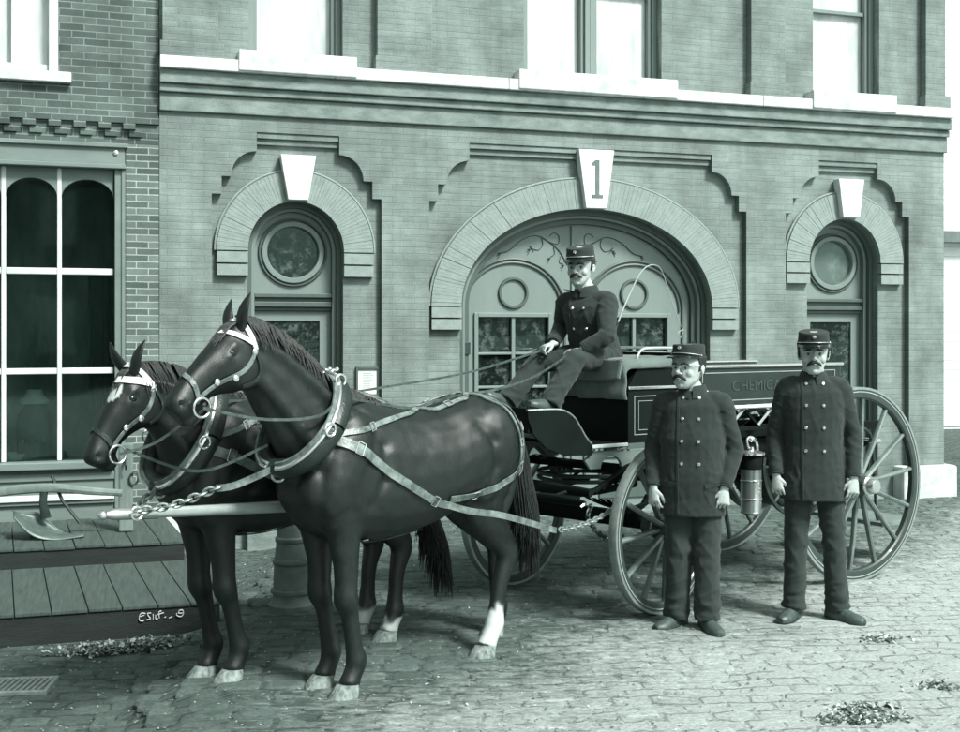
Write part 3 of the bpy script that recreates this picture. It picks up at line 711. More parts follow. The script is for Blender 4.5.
# lantern-like jar and a dish on the shop window shelf
jl = facade_pt(-3.93, -.27, .66)
lan = empty('glass_jar', jl, TH, 'large dark glass jar with a white lid standing inside the shop window', 'jar')
MB().lathe([(.0001, 0), (.12, 0), (.14, .04), (.15, .25), (.13, .40), (.085, .46), (.08, .48), (.0001, .48)]).build('jar_body', M_['ironpaint'], lan)
MB().lathe([(.0001, .482), (.12, .482), (.125, .51), (.095, .53), (.07, .57), (.065, .60), (.0001, .60)]).build('jar_lid', M_['whitewood'], lan)
mb = MB()
for k in range(5):
    a = R(-125+17*k); mb.ball((.152*math.cos(a), .152*math.sin(a), .17), (.014, .012, .02), 6)
mb.build('jar_lettering', M_['oldwood'], lan)
ds = MB().lathe([(.0001, 0), (.06, 0), (.10, .035), (.115, .06), (.11, .06), (.095, .04), (.055, .008), (.0001, .008)]).build('dish', M_['whitewood'])
ds.location = facade_pt(-4.08, -.22, .664); tag(ds, 'white dish on the sill inside the shop window', 'dish')
MB().box((-4.2, .12, .63), (-3.29, .6, .659)).build('display_shelf', M_['shopwood'], sh, smooth_=False)

# ------------------------------------------------------------------ boardwalk in front of the shop
bw_ = empty('boardwalk', FO, TH, 'two-level plank boardwalk in front of the shop window', 'boardwalk')
def deck(name, s0, s1, y0, y1, z, zb, pw=.205):
    mb = MB(); x = s1
    sk = .10*(y1-y0)
    while x > s0:
        w_ = pw*random.uniform(.94, 1.06); dz = random.uniform(-.004, .004)
        a, b = x-w_+.006, x
        mb.add([(a+sk, y0, z-.022+dz), (b+sk, y0, z-.022+dz), (b, y1, z-.022+dz), (a, y1, z-.022+dz), (a+sk, y0, z+dz), (b+sk, y0, z+dz), (b, y1, z+dz), (a, y1, z+dz)],
               [(0,3,2,1),(4,5,6,7),(0,1,5,4),(1,2,6,5),(2,3,7,6),(3,0,4,7)])
        x -= w_
    p = mb.build(name, M_['plank'], bw_, smooth_=False, bevel=.004)
    MB().box((s0, y0+.012, zb), (s1+sk-.02, y0+.05, z-.024)).box((s1-.045, y0+.06, zb), (s1-.005, y1-.002, z-.024)).build('riser', M_['plank_edge'], bw_, smooth_=False)
deck('lower_planks', -8, -2.72, -2.73, -1.27, .024, -.3)
deck('upper_planks', -8, -2.86, -1.31, -.02, .172, -.05)
bw_.children[1].location.z = 0

# ------------------------------------------------------------------ small things on the left
def gpx(x, y, z=0.0):
    Y = (CAMH-z)*FOC/(y-YH); return V(((x-480)/FOC*Y, Y, z))
hp = empty('hitching_post', gpx(126, 531, .172), TH, 'squared wooden hitching post standing on the boardwalk by the shop corner', 'post')
MB().box((-.055, -.045, 0), (.055, .045, .70)).build('post', M_['oldwood'], hp, smooth_=False, bevel=.012)
mb = MB(); 
for k in range(6):
    a = k*1.05; mb.tube([(.06+.035*math.cos(t+a), -.06+.015*k, .42+.05*math.sin(t+a)) for t in [i*.7 for i in range(8)]], .007, 6)
mb.build('iron_coil', M_['iron'], hp)
MB().cyl((0, -.05, .58), (0, -.10, .58), .012).tube([(0, -.10, .58), (.0, -.12, .54), (0, -.10, .50)], .008).build('tie_hook', M_['iron'], hp)

pg = empty('plough', gpx(55, 538, .172), TH, 'old steel walking plough with curved share resting on the boardwalk', 'plough')
def pp(x, y, b=0.0):      # pixel -> point in the plough's own upright plane
    k = (x-480)/FOC; O = pg.location + V((-math.sin(TH), math.cos(TH), 0))*b; d = V((math.cos(TH), math.sin(TH), 0))
    a = (k*O.y-O.x)/(d.x-k*d.y); Y = O.y+a*d.y
    return V((a, b, CAMH-(y-YH)/FOC*Y-pg.location.z))
MB().tube([pp(-10, 494), pp(20, 489.5), pp(55, 488), pp(90, 491), pp(122, 493)], [(.022, .03), (.028, .038), (.03, .036), (.026, .03), (.022, .026)], 8, up=(0, 0, 1), dens=6).build('beam', M_['oldwood'], pg)
rows = []
U = [(12, 511), (24, 513), (36, 512), (46, 517), (56, 527), (70, 534), (84, 536)]
L = [(13, 518), (20, 526), (28, 534), (38, 539), (52, 541), (66, 540), (84, 537)]
pu = spl([pp(x, y, .10) for x, y in U], 4); pl_ = spl([pp(x, y, -.10) for x, y in L], 4)
m = len(pu); NR_ = 8; vs = []
for j in range(NR_+1):
    t = j/NR_
    for i in range(m):
        p = pu[i].lerp(pl_[i], t); p.y += .07*math.sin(math.pi*t); vs.append(p)
mb = MB().add(vs, [(j*m+i, j*m+i+1, (j+1)*m+i+1, (j+1)*m+i) for j in range(NR_) for i in range(m-1)])
mo = mb.build('mouldboard', M_['plough'], pg); mo.modifiers.new('s', 'SOLIDIFY').thickness = .012
MB().tube([pp(44, 491), pp(43, 503), pp(46, 518, .02)], [(.03, .02), (.028, .02), (.04, .02)], 8, up=(0, 1, 0)).build('standard', M_['iron'], pg)
MB().tube([pp(52, 476, .05), pp(62, 500, .03), pp(80, 523, 0)], .013, 6).build('handle', M_['iron'], pg)
MB().tube([pp(30, 537, .05), pp(60, 540, .05), pp(84, 538, .05)], .014, 6).build('landside', M_['iron'], pg)

bo = empty('iron_bollard', V((-1.20, 7.33, 0)), 0, 'ringed iron bollard standing on the paving behind the dark horse', 'bollard')
MB().lathe([(.0001, -.02), (.145, -.02), (.145, .03), (.125, .05), (.12, .09), (.118, .12)]).build('base', M_['ironpaint'], bo)
MB().lathe([(.0001, .12), (.118, .12), (.112, .28), (.118, .285), (.122, .30), (.118, .318), (.108, .32), (.098, .42), (.105, .43), (.105, .45), (.095, .46), (.088, .62), (.10, .64), (.10, .67), (.07, .72), (.0001, .74)]).build('shaft', M_['ironpaint'], bo)
MB().lathe([(.12, .10), (.135, .105), (.135, .125), (.12, .13)]).build('foot_ring', M_['ironpaint'], bo)

mb = MB()      # pale strokes on the face of the lower deck
def stroke(P, r=.007): mb.tube([(q[0], -2.7235, q[1]) for q in [spx(x, y, -2.72) for x, y in P]], [(.003, r)]*len(P), 6, up=(0, 1, 0), dens=3)
stroke([(150.5, 613.5), (146.5, 613), (144.3, 616), (144.6, 620), (147.5, 621), (149, 620)], .010); stroke([(145, 616.5), (149.5, 615)])
stroke([(156, 613), (152.5, 613.2), (153.5, 616), (155.5, 618.5), (151.5, 619.8)]); stroke([(158, 614), (158.2, 619)]); stroke([(160.5, 615), (160.8, 618.8), (163, 618.5)])
stroke([(166.5, 610.8), (163.8, 612), (164.4, 618)], .009); stroke([(162.6, 614.5), (168.8, 612.5)]); stroke([(169.5, 617.5), (171, 616.5)]); stroke([(174, 618), (177.5, 616.3)], .005)
stroke([(182, 613), (181.5, 615), (185.5, 616.5), (188.2, 614), (187.5, 610), (184, 610.5), (183.8, 613), (187.5, 612.8)], .009)
mb.build('pale_mark', M_['whitewood'], bw_)
gr = empty('drain_grate', V((-2.56, 6.26, ground_z(-2.56, 6.26)+.008)), R(6), 'slotted iron drain grate set in the paving at the left edge', 'drain')
MB().box((-.32, -.16, -.02), (.32, .16, -.004)).build('pit', M_['dark'], gr, smooth_=False)
mb = MB()
for i in range(12):
    x = -.29+.052*i; mb.add([(x, -.14, -.004), (x+.024, -.14, -.004), (x+.054, .14, -.004), (x+.03, .14, -.004), (x, -.14, .014), (x+.024, -.14, .014), (x+.054, .14, .014), (x+.03, .14, .014)], [(0,3,2,1),(4,5,6,7),(0,1,5,4),(1,2,6,5),(2,3,7,6),(3,0,4,7)])
mb.build('bars', M_['tyre'], gr, smooth_=False)
mb = MB().box((-.35, -.17, -.02), (.38, -.141, .016)).box((-.35, .141, -.02), (.38, .17, .016)).box((-.35, -.141, -.02), (-.30, .141, .016)).box((.345, -.141, -.02), (.38, .141, .016)); mb.build('rim', M_['tyre'], gr, smooth_=False, bevel=.004)

gr.scale = (.60, .8, 1)
def scatter(name, label, cat, n, place, size, mats, flat=.5):
    mb = MB()
    for i in range(n):
        X, Y = place(); z = ground_z(X, Y)+(random.uniform(.004, .07) if name == 'fallen_leaves' else random.uniform(.002, .02)*.5)
        s = size*random.uniform(.4, 1.3); a = random.uniform(0, 6.28)
        M = Matrix.Rotation(a, 3, 'Z') @ Matrix.Rotation(random.uniform(-.9, .9)*flat, 3, 'X') @ Matrix.Rotation(random.uniform(-.9, .9)*flat, 3, 'Y')
        w_ = s*random.uniform(.3, .6)
        P = [(-s, 0, 0), (-s*.3, -w_, s*.15), (s*.5, -w_*.8, .0), (s, 0, s*.3), (s*.3, w_, 0), (-s*.5, w_*.7, s*.2)]
        mb.add([V((X, Y, z)) + M @ V(p) for p in P], [(0, 1, 5), (1, 2, 4, 5), (2, 3, 4)], random.randrange(len(mats)))
    o = mb.build(name, [M_[m] for m in mats], smooth_=False); o.modifiers.new('s', 'SOLIDIFY').thickness = .0015
    return tag(o, label, cat, kind='stuff')
def heap():
    t = random.random(); u = random.gauss(0, .33); c = gpx(120, 650, -.165)
    return c.x+u*.5, c.y+random.gauss(0, .05)*(1-min(.8, abs(u)))+.15*u
scatter('fallen_leaves', 'loose heap of dry leaves against the boardwalk', 'leaves', 800, heap, .019, ['leaf', 'leaf', 'leaf2', 'leaf2'], .9)
def anywhere():
    while True:
        X = random.uniform(-3.2, 4.6); Y = random.uniform(4.4, 10.5)
        if random.random() < (7/Y)**2*.8 and Y < 10.6+.3*X: return X, Y
scatter('street_litter', 'small bits of straw and grit scattered over the paving', 'litter', 4200, anywhere, .008, ['pebble', 'leaf', 'leaf2'], .5)
def dung():
    c = gpx(*random.choice([(858, 715), (880, 720), (880, 640), (860, 708), (845, 722), (940, 688)])); return c.x+random.gauss(0, .07), c.y+random.gauss(0, .035)
scatter('dark_straw', 'dark clumps of straw lying on the pale ground at the right', 'straw', 500, dung, .018, ['leaf2', 'leaf2', 'leaf'], .8)

# ------------------------------------------------------------------ far right, beyond the station's corner
fb = empty('white_house', V((10.3, 21.0, 0)), R(8), 'white clapboard house seen beyond the station corner at the right edge, upper wall standing in for white sky', 'building')
mb = MB(); mb.box((-2.6, 0, 0), (6, 8, 9.1))  # wall raised above its eaves to stand in for white sky
z = .05
while z < 9.0: mb.box((-2.61, -.02, z), (6.01, -.001, z+.16)); z += .17
mb.build('wall', M_['farwall'], fb, smooth_=False)
MB().box((-2.75, -.25, 3.35), (6.1, -.021, 3.55)).build('eave_line', M_['oldwood'], fb, smooth_=False)
MB().prism([(-2.9, 9.1), (6.3, 9.1), (1.7, 11.3)], 'y', -.3, 8.3).build('roof', M_['oldwood'], fb, smooth_=False)
MB().box((-.2, -.04, .0), (.8, -.021, 2.1)).build('door', M_['wood_d'], fb, smooth_=False)
df = empty('dark_fence', V((7.15, 15.5, 0)), TH, 'tall dark board fence beyond the station corner', 'fence')
mb = MB(); x = -.25
while x < 4.5: mb.box((x, 0, -.05), (x+.145, .03, .62+random.uniform(-.01, .01))); x += .15
mb.build('boards', M_['dark'], df, smooth_=False)
MB().box((-.25, .031, .3), (4.5, .08, .38)).build('rail', M_['dark'], df, smooth_=False)
# added unseen terrace: reflected in the glass and closing off the low sky
ac = empty('added_terrace', V((0, -16, 0)), 0, 'unseen row of brick shops added behind the camera to close off low sky', 'building')
mb = MB(); mb.box((-30, -8, -.3), (6, 0, 7.5)); mb.build('wall', M_['across'], ac, smooth_=False)
mb = MB()
for i in range(14):
    for z in (1.0, 4.3): mb.box((-29+2.6*i, .002, z), (-27.8+2.6*i, .02, z+1.8))
mb.build('window', M_['blind'], ac, smooth_=False)
# ------------------------------------------------------------------ horses
class Frame:
    """upright local frame: a forward, b to the near side, z up"""
    def __init__(s, O, ang, root=None):
        s.O = V(O); a = R(ang); s.d = V((-math.cos(a), -math.sin(a), 0)); s.n = V((math.sin(a), -math.cos(a), 0))
    def w(s, a, b, z): return V((s.O.x, s.O.y, 0)) + s.d*a + s.n*b + V((0, 0, z))
    def px(s, x, y, b=0.0):
        k = (x-480)/FOC; P = s.O + s.n*b
        a = (k*P.y-P.x)/(s.d.x-k*s.d.y); Y = P.y+a*s.d.y
        return V((a, b, CAMH-(y-YH)/FOC*Y))
POLE_ANG = 47
AX = Frame((.688, 7.63, 0), POLE_ANG)
GRV = [([(-.80,1.27),(-.88,1.18),(-.90,1.05),(-.84,.92),(-.76,.86)], .018, .035), ([(-.04,1.34),(-.13,1.20),(-.12,1.04),(-.05,.93)], .016, .03), ([(-1.12,1.30),(-1.15,1.12),(-1.10,.92),(-1.06,.76)], .014, .028), ([(.12,1.16),(.10,1.0),(.06,.90)], .010, .03)]
def horse(spec):
    """mesh coordinates: x forward, y to the near (left) side, z up; the root empty is turned to match"""
    F = Frame(AX.w(spec['u'], spec['v'], 0), POLE_ANG)
    S = spec.get('scale', 1.0)
    # local x = d, local y = n' where z cross x = y
    ang = math.atan2(F.d.y, F.d.x)
    root = empty('horse', (F.O.x, F.O.y, 0), ang, spec['label'], 'horse', 'pair of horses in harness')
    ysign = 1.0 if V((0, 0, 1)).cross(F.d).dot(F.n) > 0 else -1.0
    L = lambda p: V((p[0], p[1]*ysign, p[2]))
    mb = MB()
    def vring(a, top, bot, hw, n=20, tilt=0.0):
        zc = (top+bot)/2; h = (top-bot)/2
        return [V((a+tilt*h*math.sin(2*math.pi*k/n), hw*math.cos(2*math.pi*k/n)*(1-.10*math.sin(2*math.pi*k/n)), zc+h*math.sin(2*math.pi*k/n))) for k in range(n)]
    T = [(.27,1.10,.94,.08),(.235,1.19,.86,.15),(.15,1.33,.79,.20),(.04,1.44,.735,.225),(-.08,1.455,.715,.235),(-.25,1.395,.705,.25),(-.45,1.36,.72,.262),(-.62,1.37,.755,.268),(-.78,1.41,.81,.27),(-.92,1.43,.86,.265),(-1.04,1.415,.90,.245),(-1.14,1.36,.94,.215),(-1.215,1.27,.97,.165),(-1.25,1.19,1.02,.09)]
    mb.loft([vring(*t) for t in T])
    # neck: crest point, throat point, half width
    dn = spec['neck']
    def nring(c, u, hw, n=18):
        c = V((c[0], spec.get('nb', 0)*(c[2] if len(c) > 2 else 0), c[1])); u = V((u[0], c.y, u[1])); m = (c+u)/2; h = (c-u)/2
        return [m + h*math.sin(2*math.pi*k/n) + V((0, hw*math.cos(2*math.pi*k/n)*(1-.25*max(0, math.sin(2*math.pi*k/n))), 0)) for k in range(n)]
    mb.loft([nring(*q) for q in dn])
    # head
    P, Q = spec['poll'], spec['nose']
    hd = V((Q[0]-P[0], 0, Q[1]-P[1])); HL = hd.length; v = hd.normalized(); wv = V((v.z, 0, -v.x))
    if wv.z > 0: wv = -wv
    P3 = V((P[0], 0, P[1]))
    hs = HL/.50
    H = [(-.03,.11,.045),(0,.16,.07),(.10,.24,.088),(.22,.285,.10),(.34,.285,.10),(.45,.25,.09),(.56,.20,.074),(.68,.165,.062),(.80,.152,.058),(.90,.158,.064),(.97,.145,.060),(1.03,.09,.042)]
    rings = []
    for t, dep, hw in H:
        c0 = P3+v*(t*HL) + (wv*(.02) if t > 1 else V((0,0,0))) + (wv*.012*math.sin(math.pi*min(1,max(0,t)))*-1); n = 18; r = []
        for k in range(n):
            a = 2*math.pi*k/n; s_ = math.sin(a); c_ = math.cos(a)
            ex = math.copysign(abs(c_)**.8, c_)
            wid = hw*hs*ex*(1.0 - .30*max(0, -s_)) 
            r.append(c0 + wv*(dep*hs*(.5-.5*s_)) + V((0, wid, 0)))
        rings.append(r)
    mb.loft(rings)
    hp_ = lambda t, dd, b: L(P3 + v*(t*HL) + wv*(dd*hs) + V((0, b*ysign*hs, 0)))   # point in the head's own terms
    for sg in (-1, 1):
        mb.ball(P3+v*(.30*HL)+wv*.18*hs+V((0, sg*.066*hs, 0)), (.088*hs, .036, .088*hs), 10)        # cheek
        mb.tube([P3+v*(.20*HL)+wv*.045*hs+V((0, sg*.078*hs, 0)), P3+v*(.34*HL)+wv*.058*hs+V((0, sg*.084*hs, 0)), P3+v*(.58*HL)+wv*.075*hs+V((0, sg*.06*hs, 0))], [.018, .02, .012], 8)  # brow and cheek ridge
        mb.ball(P3+v*(.93*HL)+wv*.045*hs+V((0, sg*.045*hs, 0)), (.03, .018, .03), 8)      # nostril wing
    mb.tube([P3+v*(.86*HL)+wv*.145*hs, P3+v*(.97*HL)+wv*.138*hs, P3+v*(1.03*HL)+wv*.115*hs], [(.038, .028), (.04, .028), (.022, .018)], 10)   # lower lip
    # muscles
    for sg in (-1, 1):
        M = Matrix.Rotation(R(-25), 3, 'Y')
        mb.ball((.06, sg*.155, 1.12), (.13, .085, .27), 12, M=M)
        mb.ball((.08, sg*.125, .94), (.12, .075, .16), 12)
        mb.ball((-.98, sg*.14, 1.14), (.22, .13, .24), 12)
        mb.ball((-.86, sg*.19, 1.0), (.12, .07, .16), 12)
        mb.ball((.20, sg*.085, 1.02), (.085, .085, .12), 10)
    for sg in (-1, 1):
        nk = dn
        lowp = [V((q[1][0]*.72+q[0][0]*.28, sg*q[2]*.72, q[1][1]*.72+q[0][1]*.28)) for q in nk[1:]]
        mb.tube(lowp, [(.05, .05), (.055, .05), (.048, .045), (.042, .04), (.038, .034), (.03, .03), (.02, .02)][:len(lowp)], 8, dens=2)
        hip_ = [V((q[0][0]*.72+q[1][0]*.28, sg*q[2]*.70, q[0][1]*.72+q[1][1]*.28)) for q in nk[1:]]
        mb.tube(hip_, [(.05, .06), (.045, .055), (.04, .05), (.036, .045), (.03, .04), (.025, .035), (.02, .02)][:len(hip_)], 8, dens=2)
        mb.tube([V((-1.12, sg*.13, 1.28)), V((-1.17, sg*.13, 1.08)), V((-1.12, sg*.12, .86)), V((-1.07, sg*.12, .72))], [(.04, .05), (.055, .06), (.05, .05), (.03, .03)], 8, dens=3)
    # legs: foreleg chain and hind chain with shifts of the hoof
    def fore(b, da, dz=0.0, lift=0.0, knee=0.0):
        C = [(.05,1.02,.125,.085),(.05,.88,.105,.078),(.045,.76,.085,.066),(.04,.64,.066,.056),(.045,.54,.058,.054),(.05,.485,.062,.058),(.043,.445,.056,.052),(.03,.40,.044,.038),(.02,.31,.040,.033),(.01,.22,.043,.035),(.0,.165,.054,.044),(.01,.125,.048,.040),(.035,.085,.044,.042),(.055,.045,.055,.052)]
        pts = []; rad = []
        for a, z, ra, rb in C:
            t = 1-min(1, max(0, (z)/1.0)); t = t**1.2
            g_ = 1.12 if z < .45 else 1.04; pts.append(V((a+da*t+knee*math.exp(-((z-.5)/.2)**2), b, z+dz*t*(0 if z > .9 else 1)))); rad.append((rb*g_, ra*g_))
        mb.tube(pts, rad, 12, up=(1, 0, 0), dens=3)
        mb.ball(pts[5]+V((.018, 0, 0)), (.036, .04, .05), 8)
        mb.ball(pts[10]+V((-.022, 0, -.005)), (.025, .028, .03), 8)
        return pts[-1]
    def hind(b, da, dz=0.0):
        C = [(-1.02,1.20,.18,.10),(-.98,1.06,.205,.12),(-.93,.93,.19,.105),(-.92,.82,.155,.085),(-.97,.72,.112,.07),(-1.04,.63,.088,.062),(-1.09,.565,.072,.054),(-1.10,.51,.068,.052),(-1.075,.455,.056,.046),(-1.04,.38,.046,.040),(-1.015,.29,.043,.036),(-.995,.215,.048,.038),(-.985,.165,.058,.047),(-.965,.125,.052,.043),(-.935,.085,.048,.043),(-.91,.045,.056,.052)]
        pts = []; rad = []
        for a, z, ra, rb in C:
            t = (1-min(1, z/1.1))
            g_ = 1.10 if z < .6 else 1.03; pts.append(V((a+da*t, b*(1+.0*t), z+dz*t))); rad.append((rb*g_, ra*g_))
        mb.tube(pts, rad, 12, up=(1, 0, 0), dens=3)
        mb.ball(pts[6]+V((-.055, 0, .015)), (.022, .022, .04), 8)
        mb.ball(pts[12]+V((-.024, 0, -.005)), (.025, .028, .03), 8)
        return pts[-1]
    feet = [fore(.105, *spec['f_near'])]; feet.append(fore(-.105, *spec['f_far'])); feet.append(hind(.12, *spec['h_near'])); feet.append(hind(-.12, *spec['h_far']))
    # the frame's near side is +n; mirror if local y runs the other way
    for p in mb.v: p.y *= ysign
    me = remesh(mb, .0125, 9)
    # carve nostrils and eye hollows, ripple the skin
    eyes = [hp_(.30, .062, sg*.088) for sg in (-1, 1)]; nos = [hp_(.945, .045, sg*.058) for sg in (-1, 1)]
    wl = []
    white_legs = spec.get('white', {})
    for vert in me.vertices:
        p = vert.co
        for e in eyes:
            d = (p-e).length
            if d < .04: p.y -= math.copysign(.010*math.exp(-(d/.02)**2), p.y)
        for e in nos:
            d = (p-e).length
            if d < .03: p.y -= math.copysign(.02*math.exp(-(d/.012)**2), p.y)
        if p.z > .5:
            p.z += .004*noise.noise(p*9)
            p.y += math.copysign(1, p.y)*(.005*noise.noise(p*5+V((5, 0, 0)))+.003*noise.noise(p*14))
        for line, dep, wd in GRV:
            for (x0, z0), (x1, z1) in zip(line, line[1:]):
                ux, uz = x1-x0, z1-z0; t = max(0, min(1, ((p.x-x0)*ux+(p.z-z0)*uz)/(ux*ux+uz*uz)))
                dd_ = math.hypot(p.x-x0-t*ux, p.z-z0-t*uz)
                if dd_ < wd*2.5 and abs(p.y) > .06: p.y -= math.copysign(dep*math.exp(-(dd_/wd)**2)*.6, p.y)
        wv_ = 0.0
        for i, ft in enumerate(feet):
            if i in white_legs and abs(p.y-ft.y*ysign) < .095 and abs(p.x-ft.x) < .2:
                zt = white_legs[i] + .045*noise.noise(p*22) - .35*max(0, p.x-ft.x+.05)*(1 if i > 1 else 0)
                wv_ = max(wv_, smoothstep(zt+.015, zt-.02, p.z) if p.z < zt+.015 else 0.0)
                if p.z < zt-.02: wv_ = 1.0
        if 'blaze' in spec:
            b0, b1 = spec['blaze']; q = p-L(P3); t = q.dot(v)/HL; dd = q.dot(wv)/hs
            if b0 < t < b1 and dd < .03 and abs(p.y) < .045*(1-abs((t-(b0+b1)/2)/((b1-b0)/2))**2)+.004: wv_ = .95
        wl.append(wv_)
    body = link('body', me, M_[spec['mat']], root)
    at = me.attributes.new('white', 'FLOAT', 'POINT'); at.data.foreach_set('value', wl)
    for pol in me.polygons: pol.use_smooth = True
    bm = bmesh.new(); bm.from_mesh(me); bvh = BVHTree.FromBMesh(bm); bm.free()
    # hooves
    for i, ft in enumerate(feet):
        c = L(ft); z0 = spec.get('hz', [0]*4)[i]
        mb = MB(); n = 20; rr = []
        for z, rx, ry, sh in ((0.0, .083, .073, .030), (.010, .083, .073, .028), (.040, .068, .063, .010), (.056, .060, .056, .002), (.060, .048, .046, .0)):
            rr.append([V((c.x+sh+rx*math.cos(2*math.pi*k/n)*(1.0 if math.cos(2*math.pi*k/n) > 0 else .8), c.y+ry*math.sin(2*math.pi*k/n), ft.z-.047+z)) for k in range(n)])
        mb.loft(rr); mb.build('hoof', M_['hoof'], root)
    for e in eyes:
        s_ = 1 if e.y > 0 else -1
        MB().ball(e - V((0, s_*.008, 0)), (.024, .016, .019), 10).build('eye', M_['eye'], root)
    # ears
    for sg, lean in ((1, spec.get('ear_near', (0, 0))), (-1, spec.get('ear_far', (0, 0)))):
        b0 = hp_(.02, .02, sg*.05); tip = b0 + V((lean[0], sg*ysign*.045, .15+lean[1])); side = V((0, 1, 0)).cross(tip-b0).normalized()
        mb = MB(); pts = [b0.lerp(tip, t)+side*.012*math.sin(math.pi*t) for t in (0, .25, .5, .75, 1)]
        mb.tube([b0-(tip-b0)*.15]+pts, [(.028, .02), (.033, .022), (.036, .018), (.032, .013), (.02, .008), (.003, .002)], 10, up=(1, 0, 0), dens=3)
        mb.build('ear', M_[spec['mat']], root)
    def surf(a, z, side=1, out=.006, dy=0):
        y0 = side*ysign*1.0
        hit = bvh.ray_cast(V((a, y0, z)), V((0, -math.copysign(1, y0), 0)))
        if hit[0] is None:
            q = bvh.find_nearest(V((a, .1*side*ysign, z))); return q[0]+q[1]*out, q[1]
        return hit[0]+hit[1]*out, hit[1]
    def strap(pts, width, thick=.006, m='strap', side=1, name='strap', parent=root, out=.006, k=10, free=None):
        """flat strap lying on the skin along (a, z) points; points with a third value are used as they are"""
        P = spl([V((p[0], 0, p[1])) for p in pts], k); C = []; Nn = []
        for p in P:
            c, nrm = surf(p.x, p.z, side, out); C.append(c); Nn.append(nrm)
        # iron out jumps
        for _ in range(4):
            C = [C[0]] + [(C[i-1]+C[i]*2+C[i+1])/4 for i in range(1, len(C)-1)] + [C[-1]]
            Nn = [Nn[0]] + [(Nn[i-1]+Nn[i]*2+Nn[i+1]).normalized() for i in range(1, len(C)-1)] + [Nn[-1]]
        rr = []
        for i, c in enumerate(C):
            t = (C[min(i+1, len(C)-1)]-C[max(i-1, 0)]).normalized(); s_ = t.cross(Nn[i]).normalized()
            w_ = width(i/(len(C)-1)) if callable(width) else width
            a = s_*w_/2; o = Nn[i]*thick
            rr.append([c-a, c+a, c+a+o, c-a+o])
        ob = MB().loft(rr).build(name, M_[m], parent)
        if width is not None and m == 'strap' and len(C) > 12:
            for j in ((len(C)//4, len(C)*4//5) if name != 'hip_strap' else (len(C)*2//3,)):
                t = (C[j+1]-C[j]).normalized(); s_ = t.cross(Nn[j]).normalized(); w_ = (width(j/(len(C)-1)) if callable(width) else width)
                a, b = s_*(w_/2+.006), t*.02; o = C[j]+Nn[j]*(thick+.004)
                MB().tube([o-a-b, o+a-b, o+a+b, o-a+b, o-a-b], .0035, 6).build('buckle', M_['nickel'], ob)
        return ob
    # ---- collar and hames
    ct, cb = spec['collar']; ct = V((ct[0], 0, ct[1])); cb = V((cb[0], 0, cb[1]))
    cc = (ct+cb)/2; hh = (ct-cb)/2; chw = .205
    ax_ = V((hh.z, 0, -hh.x)).normalized()      # forward normal of the collar
    def oval(sc_, off, n=48, a0=0, a1=360):
        out = []
        for k in range(n+1):
            a = R(a0+(a1-a0)*k/n); sn = math.sin(a); cs = math.cos(a)
            w_ = chw*sc_*math.copysign(abs(cs)**.85, cs)*(1-.22*max(0, sn))
            out.append(cc+hh*sn*sc_+V((0, w_, 0))+ax_*off)
        return out
    body_r = []
    pts = oval(1.06, 0)
    MB().tube(pts, [(.048, .052)]*len(pts), 10, up=tuple(ax_)).build('collar', M_['leather'], root)
    for sg in (-1, 1):
        a0, a1 = (84, -84) if sg > 0 else (96, 264)
        pts = oval(1.17, .045, 40, a0, a1)
        hm = MB().tube(pts, [(.014, .012)]*len(pts), 8, up=tuple(ax_)).build('hame', M_['nickel'], root)
        top = pts[0]; MB().tube([top, top+hh.normalized()*.02, top+hh.normalized()*.035-ax_*.02], [.012, .010, .007], 8).ball(top+hh.normalized()*.04-ax_*.02, .012, 8).build('hame_tip', M_['nickel'], hm)
        pts2 = oval(1.10, .05, 40, a0, a1)
        MB().tube(pts2, [(.009, .02)]*len(pts2), 6, up=tuple(ax_)).build('hame_strap', M_['strap'], hm)
        for j in (6, 22):
            q = pts[j]; MB().tube([q+V((.03*math.cos(t), sg*ysign*.022 if 0 else (.02 if q.y > 0 else -.02), .03*math.sin(t))) for t in [i*.5236 for i in range(13)]], .006, 6).build('terret_ring', M_['nickel'], hm)
    # ---- bridle: crown, brow band, cheek pieces, noseband, blinker-less side strap, bit rings
    br_ = None
    def hstrap(pts, width, m, side=1, name='bridle_strap'):
        P = [hp_(t, dd, side*b) for t, dd, b in pts]
        P = spl(P, 5); C = []; Nn = []
        for p in P:
            h = bvh.find_nearest(p); nn = (p-h[0]); nn = h[1]
            C.append(h[0]+nn*.005); Nn.append(nn)
        for _ in range(2): C = [C[0]] + [(C[i-1]+C[i]*2+C[i+1])/4 for i in range(1, len(C)-1)] + [C[-1]]
        rr = []
        for i, c in enumerate(C):
            t = (C[min(i+1, len(C)-1)]-C[max(i-1, 0)])
            t = t.normalized() if t.length > 1e-6 else V((1, 0, 0)); s_ = t.cross(Nn[i]).normalized(); a = s_*width/2; o = Nn[i]*.005
            rr.append([c-a, c+a, c+a+o, c-a+o])
        return MB().loft(rr).build(name, M_[m], root)
    for sd in (1, -1):
        hstrap([(.0, .0, 0), (.03, .06, .09), (.10, .14, .10)], .026, 'wstrap', sd)
        hstrap([(.10, .14, .10), (.34, .15, .12), (.62, .11, .09), (.83, .09, .07)], .02, 'strap', sd)
        hstrap([(.10, .14, .10), (.24, .23, .10), (.44, .20, .09)], .016, 'leather', sd, 'throat_lash')
        hstrap([(.70, -.01, 0), (.74, .03, .05), (.80, .08, .065), (.84, .10, .065)], .022, spec.get('nosecol', 'strap'), sd, 'noseband')
        hstrap([(.17, -.01, 0), (.15, .02, .05), (.11, .06, .085), (.09, .10, .09)], .032 if spec.get('wide') else .022, 'wstrap', sd, 'brow_band')
        c = hp_(.85, .115, sd*.082)
